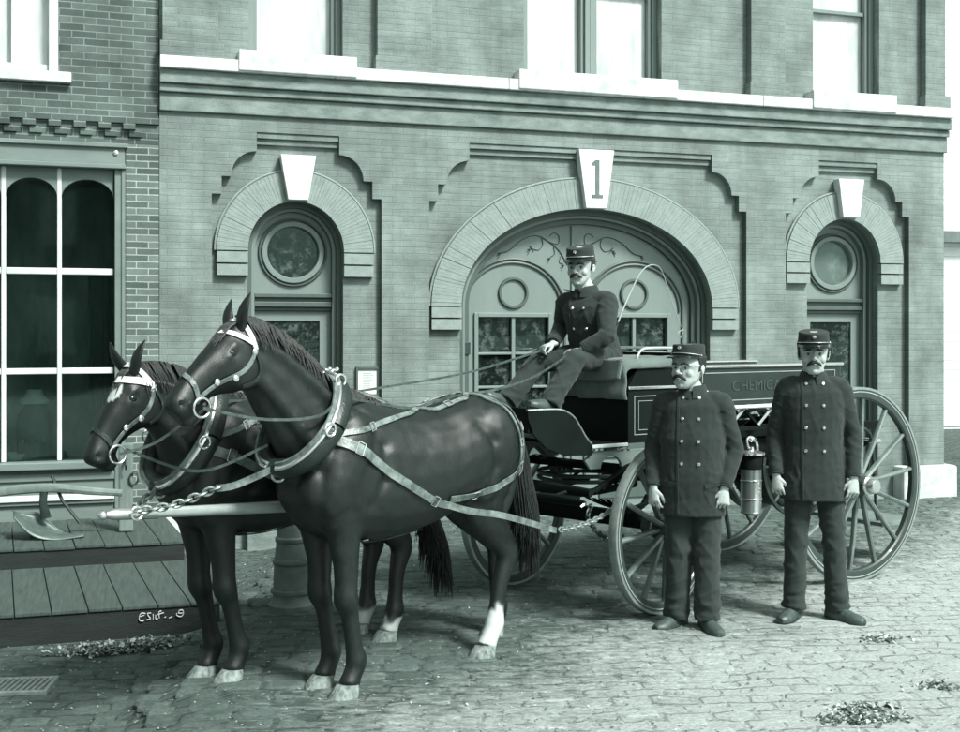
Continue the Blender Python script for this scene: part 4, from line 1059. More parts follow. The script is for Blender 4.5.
        MB().tube([c+V((.042*math.cos(t), 0, .042*math.sin(t))) for t in [i*math.pi/12 for i in range(25)]], .0055, 6, cap=False).build('bit_ring', M_['brass' if spec.get('wide') else 'nickel'], root)
        for t_, dd in ((.12, .14), (.45, .145), (.60, .11)):
            q = hp_(t_, dd, sd*.11); h = bvh.find_nearest(q); MB().ball(h[0]+h[1]*.01, (.016, .006, .016), 8).build('buckle', M_['nickel'], root)
    ringp = hp_(.85, .115, .09)
    # ---- body harness on both sides
    for sd in (1, -1):
        strap(spec['back'], .028, side=sd, name='back_strap')
        strap(spec['hip'], .03, side=sd, name='hip_strap')
        strap(spec['hip2'], .02, side=sd, name='hip_strap')
        strap(spec['breech'], lambda t: .036+.03*smoothstep(.55, .9, t), side=sd, name='breeching', m='strap')
        if sd == 1 or True:
            tr_ = strap(spec['trace'], lambda t: .052-.018*t, .010, side=sd, name='trace', m='strap')
        strap([(-.35, .78), (-.30, .9), (-.33, 1.1), (-.30, 1.25), (-.24, 1.36)] if 0 else [(-.12, .74), (-.10, .735), (-.3, .712), (-.5, .73)], .02, side=sd, name='belly_strap', m='leather')
    # ---- mane, forelock, tail
    mb = MB(); crest = [V((q[0][0], 0, q[0][1])) for q in dn]; crest = spl(crest, 8)
    for i in range(620):
        t = random.random(); j = t*(len(crest)-1.001); c = crest[int(j)].lerp(crest[int(j)+1], j-int(j))
        sd = -ysign if random.random() < .8 else ysign
        l = random.uniform(.07, .15); y = random.uniform(0, .02)*sd
        P = [c+V((0, y*.3, -.012)), c+V((-.01, y+sd*.012, .014)), c+V((-.02, sd*.05, -.02)), c+V((-.03+random.uniform(-.01, .01), sd*(.085+.02*t), -l))]
        mb.tube(P, [.003, .0045, .004, .001], 4, dens=2)
    mb.build('mane', M_['hair'], root)
    mb = MB()
    for i in range(22):
        b0 = hp_(.02, -.0, random.uniform(-.035, .035)); mb.tube([b0+V((-.02, 0, .0)), b0+v*.05+V((0, 0, .012)), b0+v*random.uniform(.10, .17)+V((0, random.uniform(-.015, .015), .006))], [.007, .007, .002], 5, dens=2)
    mb.build('forelock', M_['hair'], root)
    tp = spec['tail']; mb = MB()
    tl = [V((a, 0.02*ysign, z)) for a, z, r in tp]; tr2 = [(r*.8, r) for a, z, r in tp]
    mb.tube(tl, tr2, 14, up=(1, 0, 0), dens=4)
    for q in mb.v:
        f = smoothstep(1.1, .6, q.z); q.x += f*.018*noise.noise(q*14+V((3, 0, 0))); q.y += f*.018*noise.noise(q*14)
    mb.build('tail', M_['hair'], root)
    tlt = root.children[-1]
    mb = MB(); P, _ = smooth(tl, tr2, 4); n = len(P)
    for i in range(420):
        an = random.uniform(0, 6.28); s0 = random.randint(2, n//2); s1 = n-1
        rr = lambda j: _[j][1]
        pts = []; q1 = random.uniform(.9, 1.15); s1 = random.randint(n*2//3, n-1); an2 = an
        for j in range(s0, s1+1, 3): an2 += random.uniform(-.12, .12); pts.append(P[j]+V((math.cos(an2)*max(rr(j), .05)*q1, math.sin(an2)*max(_[j][0], .04)*q1, 0)))
        e = pts[-1]+V((math.cos(an2)*.012, math.sin(an2)*.012, -random.uniform(.0, .16))); pts.append(e)
        mb.tube(pts, [(.0035)]*(len(pts)-1)+[.001], 4)
    mb.build('tail_hair', M_['hair'], tlt)
    W_ = lambda p: wmat(root) @ p
    return dict(root=root, bit=W_(ringp), collar_low=W_(L((cb.x+.02, 0, cb.z-.02))), terret=W_(V((ct.x+.055, ysign*.175, ct.z-.06))), neckside=W_(V((ct.x+.24, ysign*.20, ct.z-.13))), W=W_, F=F, surf=surf, ysign=ysign, bvh=bvh)

neck_near = [((-.22,1.41),(.10,.90),.20),((-.08,1.46),(.245,1.0),.185),((.05,1.52),(.30,1.11),.155),((.17,1.62),(.355,1.20),.13),((.29,1.71),(.41,1.29),.11),((.40,1.77),(.47,1.38),.095),((.50,1.81),(.52,1.46),.082),((.58,1.82),(.58,1.54),.065)]
H1 = horse(dict(u=2.40, v=.33, mat='coat_bay', label='larger bay horse nearest the camera, white sock on its hind leg', neck=neck_near,
    poll=(.60,1.815), nose=(.955,1.46), ear_near=(-.02,-.005), ear_far=(-.05,-.03), f_near=(-.05, 0.0), f_far=(-.07, .0), h_near=(-.05, 0.0), h_far=(-.40, .0), white={2: .25},
    collar=((.045,1.50),(.33,1.13)), hz=[0]*4,
    back=[(.17,1.27),(.05,1.285),(-.10,1.305),(-.25,1.325),(-.42,1.34),(-.60,1.375),(-.74,1.415),(-.80,1.425)],
    hip=[(-.80,1.425),(-.95,1.41),(-1.06,1.36),(-1.13,1.28),(-1.17,1.16),(-1.19,1.03)], hip2=[(-.92,1.42),(-1.0,1.36),(-1.06,1.25),(-1.09,1.12),(-1.10,1.01)],
    breech=[(-.55,.905),(-.72,.905),(-.90,.93),(-1.05,.97),(-1.15,1.01),(-1.22,1.05)],
    trace=[(.20,1.27),(.10,1.23),(.0,1.175),(-.12,1.09),(-.30,.98),(-.46,.90),(-.58,.87)],
    tail=[(-1.20,1.22,.045),(-1.27,1.20,.05),(-1.32,1.08,.06),(-1.35,.90,.075),(-1.38,.76,.085),(-1.41,.62,.08),(-1.43,.52,.05),(-1.44,.46,.01)]))
neck_far = [((-.22,1.41),(.10,.88),.20),((-.08,1.455),(.22,.92),.185),((.02,1.49),(.25,1.0),.155),((.12,1.535),(.27,1.08),.125),((.22,1.58),(.29,1.15),.10),((.31,1.60),(.31,1.22),.085),((.39,1.60),(.355,1.27),.075),((.46,1.59),(.40,1.33),.06)]
H2 = horse(dict(u=2.70, v=-.29, mat='coat_dark', label='darker horse on the far side with lowered head, white star and white brow band', neck=neck_far,
    poll=(.475,1.60), nose=(.70,1.175), ear_near=(-.03,-.01), ear_far=(.05,-.02), f_near=(-.12, -.0), f_far=(-.10, -.02), h_near=(-.20, 0.0), h_far=(-.20, .0), white={2: .14, 3: .16}, blaze=(.14, .42),
    collar=((.02,1.47),(.28,1.02)), wide=True, nosecol='leather',
    back=[(.13,1.24),(.02,1.27),(-.10,1.30),(-.25,1.31),(-.42,1.33),(-.60,1.365),(-.74,1.405),(-.80,1.42)],
    hip=[(-.80,1.42),(-.95,1.40),(-1.06,1.36),(-1.13,1.28),(-1.17,1.16),(-1.19,1.03)], hip2=[(-.92,1.42),(-1.0,1.36),(-1.06,1.25),(-1.09,1.12),(-1.10,1.01)],
    breech=[(-.55,.905),(-.72,.905),(-.90,.93),(-1.05,.97),(-1.15,1.01),(-1.22,1.05)],
    trace=[(.18,1.20),(.10,1.17),(.0,1.13),(-.12,1.07),(-.30,.98),(-.46,.90),(-.58,.87)],
    tail=[(-1.20,1.22,.045),(-1.27,1.20,.05),(-1.35,1.05,.055),(-1.42,.85,.062),(-1.50,.66,.07),(-1.57,.48,.08),(-1.63,.34,.06),(-1.66,.26,.02)]))
# ------------------------------------------------------------------ the chemical wagon
WF = Frame((2.29, 8.69, 0), 33)
wg = empty('fire_wagon', WF.O, math.atan2(WF.d.y, WF.d.x), 'four-wheeled chemical fire wagon harnessed behind the two horses, driver on its seat', 'wagon')
def circ(c, e1, e2, r, n): return [c+e1*(r*math.cos(2*math.pi*k/n))+e2*(r*math.sin(2*math.pi*k/n)) for k in range(n)]
def torus_ring(c, ax, prof, n=72):
    """prof: list of (radius, offset along the axle); closed profile swept round the axle"""
    ax = ax.normalized(); e2 = V((0, 0, 1)); e1 = e2.cross(ax).normalized(); m = len(prof); vs = []
    for k in range(n):
        a = 2*math.pi*k/n; u = e1*math.cos(a)+e2*math.sin(a)
        for r, o in prof: vs.append(c+u*r+ax*o)
    fs = [(k*m+j, k*m+(j+1) % m, ((k+1) % n)*m+(j+1) % m, ((k+1) % n)*m+j) for k in range(n) for j in range(m)]
    return MB().add(vs, fs)
def wheel(c, ax, r, ns, rot, front):
    """ax points out of the wagon; c is the middle of the rim"""
    ax = ax.normalized(); e2 = V((0, 0, 1)); e1 = e2.cross(ax).normalized()
    d = .082 if not front else .074
    w_ = torus_ring(c, ax, [(r-.018, -.026), (r-.018, .026), (r-d+.01, .026), (r-d, .016), (r-d, -.016), (r-d+.01, -.026)]).build('wheel', M_['wheelpaint'], wg, world=True)
    torus_ring(c, ax, [(r-.0175, -.028), (r-.001, -.028), (r, -.026), (r, .026), (r-.001, .028), (r-.0175, .028)]).build('tyre', M_['tyre'], w_, world=True, smooth_=True)
    torus_ring(c, ax, [(r-.030, .0262), (r-.036, .0262), (r-.036, .0272), (r-.030, .0272)]).build('pinstripe', M_['stripe'], w_, world=True)
    hub = MB(); h = .26
    M = Matrix((e1, -e2, ax)).transposed() if e1.cross(-e2).dot(ax) > 0 else Matrix((e1, e2, ax)).transposed()
    hr = .085 if not front else .075
    hub.lathe([(.0001, -.13), (hr*.75, -.13), (hr*.8, -.07), (hr, -.04), (hr*1.02, .03), (hr*.8, .06), (hr*.72, .10), (.0001, .10)], c, 24, M=M)
    hub.build('hub', M_['wheelpaint'], w_, world=True)
    MB().lathe([(.0001, .10), (hr*.76, .10), (hr*.78, .115), (hr*.66, .125), (hr*.6, .165), (hr*.5, .175), (.0001, .178)], c, 20, M=M).lathe([(hr*1.03, -.045), (hr*1.06, -.045), (hr*1.06, -.03), (hr*1.03, -.03)], c, 20, M=M).build('hub_cap', M_['brass'], w_, world=True)
    for k in range(ns):
        a = 2*math.pi*(k+rot)/ns; u = e1*math.cos(a)+e2*math.sin(a); t = ax.cross(u)
        st_ = .028 if k % 2 else .008
        p = [c+u*(hr*.9)+ax*st_, c+u*(hr+.06)+ax*(st_*.8), c+u*(r*.55)+ax*(.008), c+u*(r-d-.03)-ax*.002, c+u*(r-d+.006)-ax*.003]
        MB().tube(p, [(.017, .025), (.018, .024), (.016, .021), (.0165, .020), (.020, .020)], 8, up=tuple(ax)).build('spoke', M_['spoke'], w_, world=True)
    return w_
RW, FW = .685, .53
cz = Vector((0, 0, 1))
wheel(WF.w(0, .675, RW), WF.n, RW, 14, .25, False)
wheel(WF.w(0, -.66, RW), -WF.n, RW, 14, .1, False)
wheel(AX.w(0, .625, FW), AX.n, FW, 12, .1, True)
wheel(AX.w(0, -.60, FW), -AX.n, FW, 12, .35, True)

HB = .42
def wb(name, mb, mt, sm=False, bevel=.003, parent=None): return mb.build(name, M_[mt], parent or wg, smooth_=sm, bevel=bevel)
# side boxes of the body
for sg in (1, -1):
    b0, b1 = sorted((sg*HB, sg*(HB-.022)))
    p = wb('side_panel', MB().box((-.14, b0, 1.262), (1.30, b1, 1.512)), 'panel')
    o0, o1 = sorted((sg*(HB+.0012), sg*(HB+.0035)))
    f = MB()
    for z in (1.292, 1.48): f.box((-.08, o0, z), (1.24, o1, z+.005))
    for a in (-.08, 1.235): f.box((a, o0, 1.297), (a+.005, o1, 1.48))
    f.build('pinstripe', M_['stripe'], p, smooth_=False)
    # gilt lettering
    me = text_mesh('CHEMICAL', .098, .0015, Matrix.Identity(4))
    me.transform(Matrix.Scale(1.12, 4, (1, 0, 0)))
    Mx = Matrix((( -sg*1.0, 0, 0, .70), (0, 0, sg*1.0, sg*(HB+.003)), (0, 1, 0, 1.388), (0, 0, 0, 1)))
    me.transform(Mx); link('lettering', me, M_['letter'], p, smooth_=False)
    mb = MB(); mb.tube([(1.31, sg*HB, 1.525), (.5, sg*HB, 1.525), (-.16, sg*HB, 1.525)], [(.017, .013)]*3, 10, up=(0, 0, 1)); wb('top_rail', mb, 'nickel', True, 0)
    mb = MB(); mb.box((-.15, b0-(.006 if sg < 0 else -.0), 1.232), (1.31, b1+(.006 if sg > 0 else 0), 1.258)); mb.box((-.15, min(sg*(HB-.01), sg*(HB+.012)), 1.236), (1.31, max(sg*(HB-.01), sg*(HB+.012)), 1.254)); wb('bottom_rail', mb, 'whitewood', False, .004)
    # braced open frame under the box
    mb = MB()
    for i in range(5):
        a0 = 1.24-.275*i
        mb.tube([(a0, sg*(HB-.02), 1.112), (a0-.14, sg*(HB-.02), 1.23)], .010, 6); 
    wb('brace', mb, 'stripe', True, 0)
    mb = MB()
    for i in range(5):
        a0 = 1.24-.29*i
        mb.tube([(a0-.28, sg*(HB-.045), 1.112), (a0-.14, sg*(HB-.045), 1.23)], .015, 6)
    wb('brace', mb, 'carriage', True, 0)
    wb('lower_rail', MB().box((-.15, min(sg*(HB-.03), sg*(HB)), 1.08), (1.31, max(sg*(HB-.03), sg*HB), 1.108)), 'carriage')
wb('body_floor', MB().box((-.14, -HB+.023, 1.262), (1.30, HB-.023, 1.29)), 'carriage')
wb('front_panel', MB().box((1.301, -HB+.001, 1.262), (1.325, HB-.001, 1.51)), 'panel')
wb('tail_panel', MB().box((-.162, -HB+.001, 1.262), (-.141, HB-.001, 1.44)), 'panel')
# tank, hose reel
MBt = MB().lathe([(.0001, -.62), (.06, -.615), (.13, -.585), (.155, -.54), (.155, .54), (.13, .585), (.06, .615), (.0001, .62)], (.80, .17, .93), 32, M=Matrix.Rotation(R(90), 3, 'Y'))
tk = wb('chemical_tank', MBt, 'carriage', True, 0)
mb = MB()
for a in (.35, .62, .98, 1.3): mb.lathe([(.156, -.012), (.161, -.012), (.161, .012), (.156, .012)], (a, .17, .93), 32, M=Matrix.Rotation(R(90), 3, 'Y'))
mb.build('tank_band', M_['brass'], tk)
for sd in (.30, -.12):
    torus_ring(V((.16, sd, .80)), V((0, 1, 0)), [(.36, -.012), (.385, -.012), (.385, .012), (.36, .012)]).build('reel_rim', M_['wheelpaint'], wg)
mb = MB()
for j in range(6): 
    for i in range(1): mb.add(*(lambda t: (t.v, t.f))(torus_ring(V((.16, -.06+.06*j, .80)), V((0, 1, 0)), [(.30+.028*math.cos(t), .028*math.sin(t)) for t in [q*math.pi/4 for q in range(8)]], 40)))
wb('hose_coil', mb, 'leather', True, 0)
mb = MB()
for k in range(8): a = k*math.pi/4; mb.cyl((.16, .30, .80), (.16+.37*math.cos(a), .30, .80+.37*math.sin(a)), .009, 6)
wb('reel_spoke', mb, 'spoke', True, 0)

# seat box
so_ = [(1.40, 1.05), (1.88, 1.05), (1.88, 1.40), (1.80, 1.525), (1.40, 1.525)]
for sg in (1, -1):
    y0, y1 = sorted((sg*HB, sg*(HB-.02)))
    p = wb('seat_side', MB().prism(so_, 'y', y0, y1), 'carriage', False, .004)
    o0, o1 = sorted((sg*(HB+.001), sg*(HB+.003))); f = MB()
    for z in (1.10, 1.345): f.box((1.44, o0, z), (1.83, o1, z+.0045))
    for a in (1.44, 1.8255): f.box((a, o0, 1.1045), (a+.0045, o1, 1.345))
    for z in (1.13, 1.315): f.box((1.475, o0, z), (1.795, o1, z+.003))
    for a in (1.475, 1.792): f.box((a, o0, 1.133), (a+.003, o1, 1.315))
    f.build('pinstripe', M_['stripe'], p, smooth_=False)
    MB().box((1.39, min(sg*(HB+.001), sg*(HB+.012)), 1.392), (1.885, max(sg*(HB+.001), sg*(HB+.012)), 1.41)).build('moulding', M_['nickel'], p, smooth_=False, bevel=.003)
    MB().tube([(1.80, sg*(HB-.01), 1.532), (1.40, sg*(HB-.01), 1.532)], .008, 8).build('edge_bead', M_['stripe'], p)
    wb('seat_rail', MB().tube([(1.79, sg*.40, 1.535), (1.785, sg*.40, 1.60), (1.75, sg*.40, 1.645), (1.68, sg*.40, 1.655), (1.52, sg*.40, 1.655), (1.42, sg*.40, 1.65)], .0095, 8, dens=4), 'nickel', True, 0)
wb('seat_rail', MB().tube([(1.42, .40, 1.65), (1.405, .38, 1.65), (1.40, .30, 1.65), (1.40, -.30, 1.65), (1.405, -.38, 1.65), (1.42, -.40, 1.65)], .0095, 8, dens=4), 'nickel', True, 0)
wb('seat_front', MB().prism([(1.86, 1.051), (1.881, 1.051), (1.881, 1.40), (1.80, 1.524), (1.775, 1.524), (1.86, 1.39)], 'y', -HB+.021, HB-.021), 'carriage')
wb('seat_back_panel', MB().box((1.38, -HB+.001, 1.051), (1.399, HB-.001, 1.62)), 'carriage')
wb('seat_top', MB().box((1.401, -HB+.021, 1.49), (1.775, HB-.021, 1.525)), 'carriage')
wb('seat_cushion', MB().box((1.42, -HB+.03, 1.527), (1.86, HB-.03, 1.575)), 'leather', True, .02)
# blanket draped over the seat
def blanket():
    top = [(1.43, 1.60), (1.55, 1.597), (1.70, 1.592), (1.82, 1.592), (1.885, 1.582), (1.915, 1.55), (1.925, 1.49), (1.925, 1.42), (1.93, 1.36), (1.925, 1.325)]
    P = spl([(a, 0, z) for a, z in top], 4); nb = 36; vs = []
    for i, p in enumerate(P):
        for j in range(nb+1):
            b = -.36+.80*j/nb; h = smoothstep(1.56, 1.36, p.z)
            zz = p.z + .010*noise.noise(V((p.x*7, b*7, 1))); aa = p.x+h*.02*math.sin(b*21+1)+.012*noise.noise(V((b*9, p.z*9, 4)))
            if b > .40: zz -= (b-.40)*1.5*(1-h)
            if i > len(P)-6: zz += .015*noise.noise(V((b*6, 0, 8)))
            vs.append((aa, b, zz))
    m = nb+1
    return MB().add(vs, [(i*m+j, i*m+j+1, (i+1)*m+j+1, (i+1)*m+j) for i in range(len(P)-1) for j in range(nb)])
bl = blanket().build('seat_blanket', M_['blanket']); bl.modifiers.new('s', 'SOLIDIFY').thickness = .012
bl.location = wg.location; bl.rotation_euler = wg.rotation_euler; tag(bl, 'thick grey blanket folded over the wagon seat, hanging down its front', 'blanket')
def flap():
    vs = []; nb = 30; m = nb+1; rows = 12
    for i in range(rows):
        t = i/(rows-1)
        for j in range(nb+1):
            b = -.30+.72*j/nb; vs.append((1.935+.02*t+.010*math.sin(b*17+2)*t, b, 1.585-.125*t-.018*math.sin(j/nb*3.1)*t+.006*noise.noise(V((b*8, t*3, 2)))))
    return MB().add(vs, [(i*m+j, i*m+j+1, (i+1)*m+j+1, (i+1)*m+j) for i in range(rows-1) for j in range(nb)])
fl = flap().build('folded_edge', M_['blanket'], bl); fl.modifiers.new('s', 'SOLIDIFY').thickness = .012
# floor and foot board
wb('footwell_floor', MB().box((1.882, -HB, 1.03), (2.20, HB, 1.052)), 'carriage')
wb('floor_edge', MB().box((1.89, HB+.001, 1.034), (2.175, HB+.012, 1.056)), 'whitewood')
og = spl([(2.17, 0, 1.056), (2.215, 0, 1.10), (2.26, 0, 1.165), (2.31, 0, 1.23), (2.38, 0, 1.27), (2.46, 0, 1.283), (2.66, 0, 1.285)], 5)
out_ = [(p.x, p.z) for p in og] + [(2.66, 1.24), (2.62, 1.14), (2.52, 1.05), (2.38, 1.0), (2.17, .99)]
for sg in (1, -1):
    y0, y1 = sorted((sg*HB, sg*(HB-.018)))
    p = wb('dash_side', MB().prism(out_, 'y', y0, y1), 'carriage')
    MB().tube([(q.x, sg*(HB-.009), q.z+.004) for q in og], [(.012, .007)]*len(og), 8, up=(0, 0, 1)).build('edge_bead', M_['tyre'], p)
wb('foot_board', MB().prism([(2.18, 1.10), (2.62, 1.255), (2.62, 1.23), (2.18, 1.075)], 'y', -HB+.019, HB-.019), 'plank_edge')
wb('dash_board', MB().prism([(2.63, 1.15), (2.645, 1.15), (2.665, 1.30), (2.65, 1.30)], 'y', -HB+.019, HB-.019), 'carriage')
# sill plate with its arches and little turned posts
for sg in (1, -1):
    pl = [(2.21, .955), (2.14, 1.01), (1.25, 1.01), (1.25, .92)]
    for c in (1.50, 1.75, 2.0): pl += arc(c, .90, .085, .075, 180, 0, 10)
    pl += [(2.17, .90)]
    y0, y1 = sorted((sg*(HB-.02), sg*(HB-.045)))
    wb('sill_plate', MB().prism(pl, 'y', y0, y1), 'shopwood')
    for a in (1.45, 1.62, 1.86, 1.95, 2.14):
        wb('spindle', MB().lathe([(.0001, 1.011), (.012, 1.011), (.014, 1.016), (.008, 1.02), (.006, 1.024), (.012, 1.027), (.0001, 1.0295)], (a, sg*(HB-.02), 0), 10), 'brass', True, 0)
# chassis under the body
for sg in (1, -1):
    wb('frame_rail', MB().box((-.75, sg*.30-.02, 1.02), (1.40, sg*.30+.02, 1.079)), 'carriage')
mb = MB()
def leaf_spring(a, b, z, l, h, n=5):
    for k in range(n):
        ll = l*(1-.16*k); mb.tube([(a-ll, b, z+h-.012*k), (a-ll*.5, b, z+h*.45-.012*k), (a, b, z+h*.2-.012*k), (a+ll*.5, b, z+h*.45-.012*k), (a+ll, b, z+h-.012*k)], [(.022, .0045)]*5, 6, up=(0, 0, 1), dens=3)
for sg in (1, -1):
    leaf_spring(0, sg*.44, .80, .48, .16)
wb('rear_spring', mb, 'carriage', True, 0)
wb('rear_axle', MB().cyl((0, -.60, RW), (0, .60, RW), .026, 12).box((-.035, -.48, RW+.01), (.035, .48, RW+.08)), 'carriage', True, 0)
wb('cross_bolster', MB().box((-.40, -.42, .96), (-.14, .42, 1.018)).box((.42, -.42, .96), (.49, .42, 1.018)), 'carriage')
wb('reach', MB().tube([(0, .0, .66), (.8, 0, .72), (1.75, 0, .78)], (.026), 8, dens=3), 'carriage', True, 0)
# rear step
wb('rear_step', MB().box((-1.05, -.40, .285), (-.62, .42, .315)), 'oldwood')
mb = MB()
for b in (-.30, .32): mb.tube([(-.42, b, 1.03), (-.60, b, .98), (-.66, b, .60), (-.70, b, .30), (-1.0, b, .28)], .013, 8, dens=3)
wb('step_hanger', mb, 'iron', True, 0)
wb('rear_bar', MB().tube([(-.55, -.36, .93), (-.66, -.36, .93), (-.66, .36, .93), (-.45, .36, .93)], .015, 8), 'nickel', True, 0)
# brackets and rods that clutter the underside
mb = MB()
for i in range(3): mb.tube([(1.1-.35*i, -.34, 1.0), (1.0-.35*i, -.1, .80), (.95-.35*i, .20, .74)], .012, 6, dens=2)
wb('stay_rod', mb, 'iron', True, 0)

# steering gear, in the frame of the turned front axle
def ab(name, mb, mt, sm=True, bevel=0):
    me_v = []
    for p in mb.v: me_v.append(AX.w(p.x, p.y, p.z))
    mb.v = me_v
    return mb.build(name, M_[mt], wg, world=True, smooth_=sm, bevel=bevel)
ab('front_axle', MB().cyl((0, -.55, FW), (0, .56, FW), .026, 12).box((-.035, -.46, FW+.01), (.035, .46, FW+.075)), 'carriage', False, .004)
mb = MB()
for z, r in ((.80, .30), (.835, .30)):
    mb.tube([(r*math.cos(t), r*math.sin(t), z) for t in [i*math.pi/18 for i in range(37)]], .014, 6)
ab('fifth_wheel', mb, 'iron')
mb = MB()
def lsp(a, b, z, l, h, up=1, n=5):
    for k in range(n):
        ll = l*(1-.15*k); o = -.012*k*up
        mb.tube([(a+t*ll, b, z+up*h*(t*t)+o) for t in (-1, -.6, -.2, .2, .6, 1)], [(.022, .0045)]*6, 6, up=(0, 0, 1), dens=2)
for sg in (1, -1): lsp(.02, sg*.40, .64, .46, .11); lsp(.02, sg*.40, .87, .46, .11, -1)
ab('front_spring', mb, 'carriage')
mb = MB(); 
for sg in (1, -1): mb.tube([(-.30, sg*.20, .74), (.20, sg*.18, .73), (.62, sg*.07, .74), (.80, sg*.045, .76)], [(.022, .028)]*4, 8, dens=3)
mb.box((-.06, -.42, .86), (.06, .42, .90)).box((.42, -.30, .70), (.48, .30, .74))
ab('hound', mb, 'carriage', False)
# pole
pe = AX.px(113, 515, 0); 
pole = ab('pole', MB().tube([(.45, 0, .755), (.9, 0, .77), (1.8, 0, .83), (2.6, .0, .885), (pe.x-.08, 0, pe.z-.005)], [(.034, .042), (.036, .044), (.034, .038), (.028, .030), (.021, .023)], 10, dens=4), 'poleroof')
ab('pole_tip', MB().tube([(pe.x-.22, 0, pe.z-.012), (pe.x-.06, 0, pe.z), (pe.x, 0, pe.z+.003), (pe.x+.04, 0, pe.z+.004)], [.031, .029, .026, .012], 10).ball((pe.x+.05, 0, pe.z+.004), .022, 8).tube([(pe.x-.10+.03*math.cos(t), .035, pe.z-.0+.03*math.sin(t)) for t in [i*.5236 for i in range(13)]], .006, 6), 'nickel')
# doubletree, singletrees
ab('doubletree', MB().tube([(.60, -.50, .80), (.57, -.25, .80), (.56, 0, .80), (.57, .25, .80), (.60, .52, .80)], [(.018, .026), (.022, .034), (.026, .038), (.022, .034), (.018, .026)], 8, up=(0, 0, 1), dens=3), 'carriage')
ends = {}
for sg, c in ((1, .33), (-1, -.29)):
    s_ = ab('singletree', MB().tube([(.80, c-.30, .77), (.77, c-.15, .77), (.76, c, .77), (.77, c+.15, .77), (.80, c+.30, .77)], [(.013, .018), (.018, .026), (.02, .03), (.018, .026), (.013, .018)], 8, up=(0, 0, 1), dens=3).tube([(.60, c, .79), (.68, c, .78), (.75, c, .775)], .012, 6), 'carriage')
    mb = MB()
    for e in (-.30, .30): mb.tube([(.80, c+e, .77), (.83, c+e*1.04, .768), (.845, c+e*1.02, .758)], .009, 6)
    ab('trace_hook', mb, 'nickel')
def chain(pts, link_=.034, r=.0055):
    P = spl(pts, 12); D = [0]
    for i in range(1, len(P)): D.append(D[-1]+(P[i]-P[i-1]).length)
    mb = MB(); s = 0; k = 0
    while s < D[-1]:
        i = max(j for j in range(len(D)) if D[j] <= s); i = min(i, len(P)-2)
        c = P[i].lerp(P[i+1], (s-D[i])/max(1e-6, D[i+1]-D[i])); t = (P[i+1]-P[i]).normalized()
        u = t.cross(V((0, 0, 1))).normalized(); v = t.cross(u)
        if k % 2: u, v = v, u
        mb.tube([c+t*(link_*.72*math.cos(q))+u*(link_*.42*math.sin(q)) for q in [j*math.pi/5 for j in range(11)]], r, 5)
        s += link_*.95; k += 1
    return mb
# side chain from the front platform to the trace end, and one hanging loop
c0 = AX.w(.02, .50, .86); te = H1['F'].w(-1.52, .30, .64)
def wpx(x, y, b): q = AX.px(x, y, b); return AX.w(q.x, q.y, q.z)
cA, cB, cC = wpx(617, 505, .52), wpx(592, 521, .52), wpx(558, 530, .52)
chain([cA, cA.lerp(cB, .5)+V((0, 0, -.01)), cB, cB.lerp(cC, .5)+V((0, 0, -.008)), cC]).build('trace_chain', M_['tyre'], wg, world=True)
chain([wpx(590, 508, .50), wpx(588, 518, .50), wpx(597, 532, .50), wpx(612, 540, .50), wpx(622, 536, .5)]).build('safety_chain', M_['iron'], wg, world=True)
# traces running free from the horses to the singletrees
def ribbon(P, w0, th, k=8, upv=None):
    P = spl(P, k); rr = []
    for i, c in enumerate(P):
        t = (P[min(i+1, len(P)-1)]-P[max(i-1, 0)]).normalized(); side = t.cross(V((0, 0, 1))).normalized(); u = side.cross(t).normalized()
        w_ = w0(i/(len(P)-1)) if callable(w0) else w0
        rr.append([c+u*w_/2-side*th/2, c+u*w_/2+side*th/2, c-u*w_/2+side*th/2, c-u*w_/2-side*th/2])
    return MB().loft(rr)
def hp(Hh, a, z, out=.012, side=1):
    c, n_ = Hh['surf'](a, z, side, out); return Hh['W'](c)
ends1 = [hp(H1, -.54, .88), wpx(470, 511, .62), wpx(500, 515, .62), wpx(530, 523, .60), wpx(545, 527.5, .56), wpx(556, 530.5, .53)]
ribbon(ends1, .034, .010).build('trace_end', M_['strap'], H1['root'], world=True)
for Hh, sd, c in ((H1, -1, .03), (H2, 1, .01), (H2, -1, -.59)):
    ribbon([hp(Hh, -.54, .88, .012, sd), AX.w(1.35, c, .82), AX.w(.84, c, .765)], .034, .010).build('trace_end', M_['strap'], Hh['root'], world=True)
# breast straps and pole chains at the front
def tube_w(name, pts, r, m, parent, n=8, k=5): return MB().tube(spl(pts, k), r, n).build(name, M_[m], parent, world=True)
for Hh, sgn in ((H1, 1), (H2, -1)):
    cl = Hh['collar_low']; tip = AX.w(pe.x-.10, .03*sgn, pe.z+.01)
    f = Hh['F']
    mid = cl.lerp(tip, .45)+V((0, 0, .0))
    ribbon([cl+V((0, 0, .02)), cl.lerp(tip, .3)+V((0, 0, -.01)), mid], .032, .008).build('breast_strap', M_['strap'], Hh['root'], world=True)
    chain([mid, mid.lerp(tip, .5)+V((0, 0, -.02)), tip], .038, .0065).build('pole_chain', M_['oldchain'], Hh['root'], world=True)
    tube_w('collar_ring', [cl+V((.03*math.cos(t), 0, .03*math.sin(t)-.02)) for t in [i*.5236 for i in range(13)]], .007, 'nickel', Hh['root'], 6, 2)

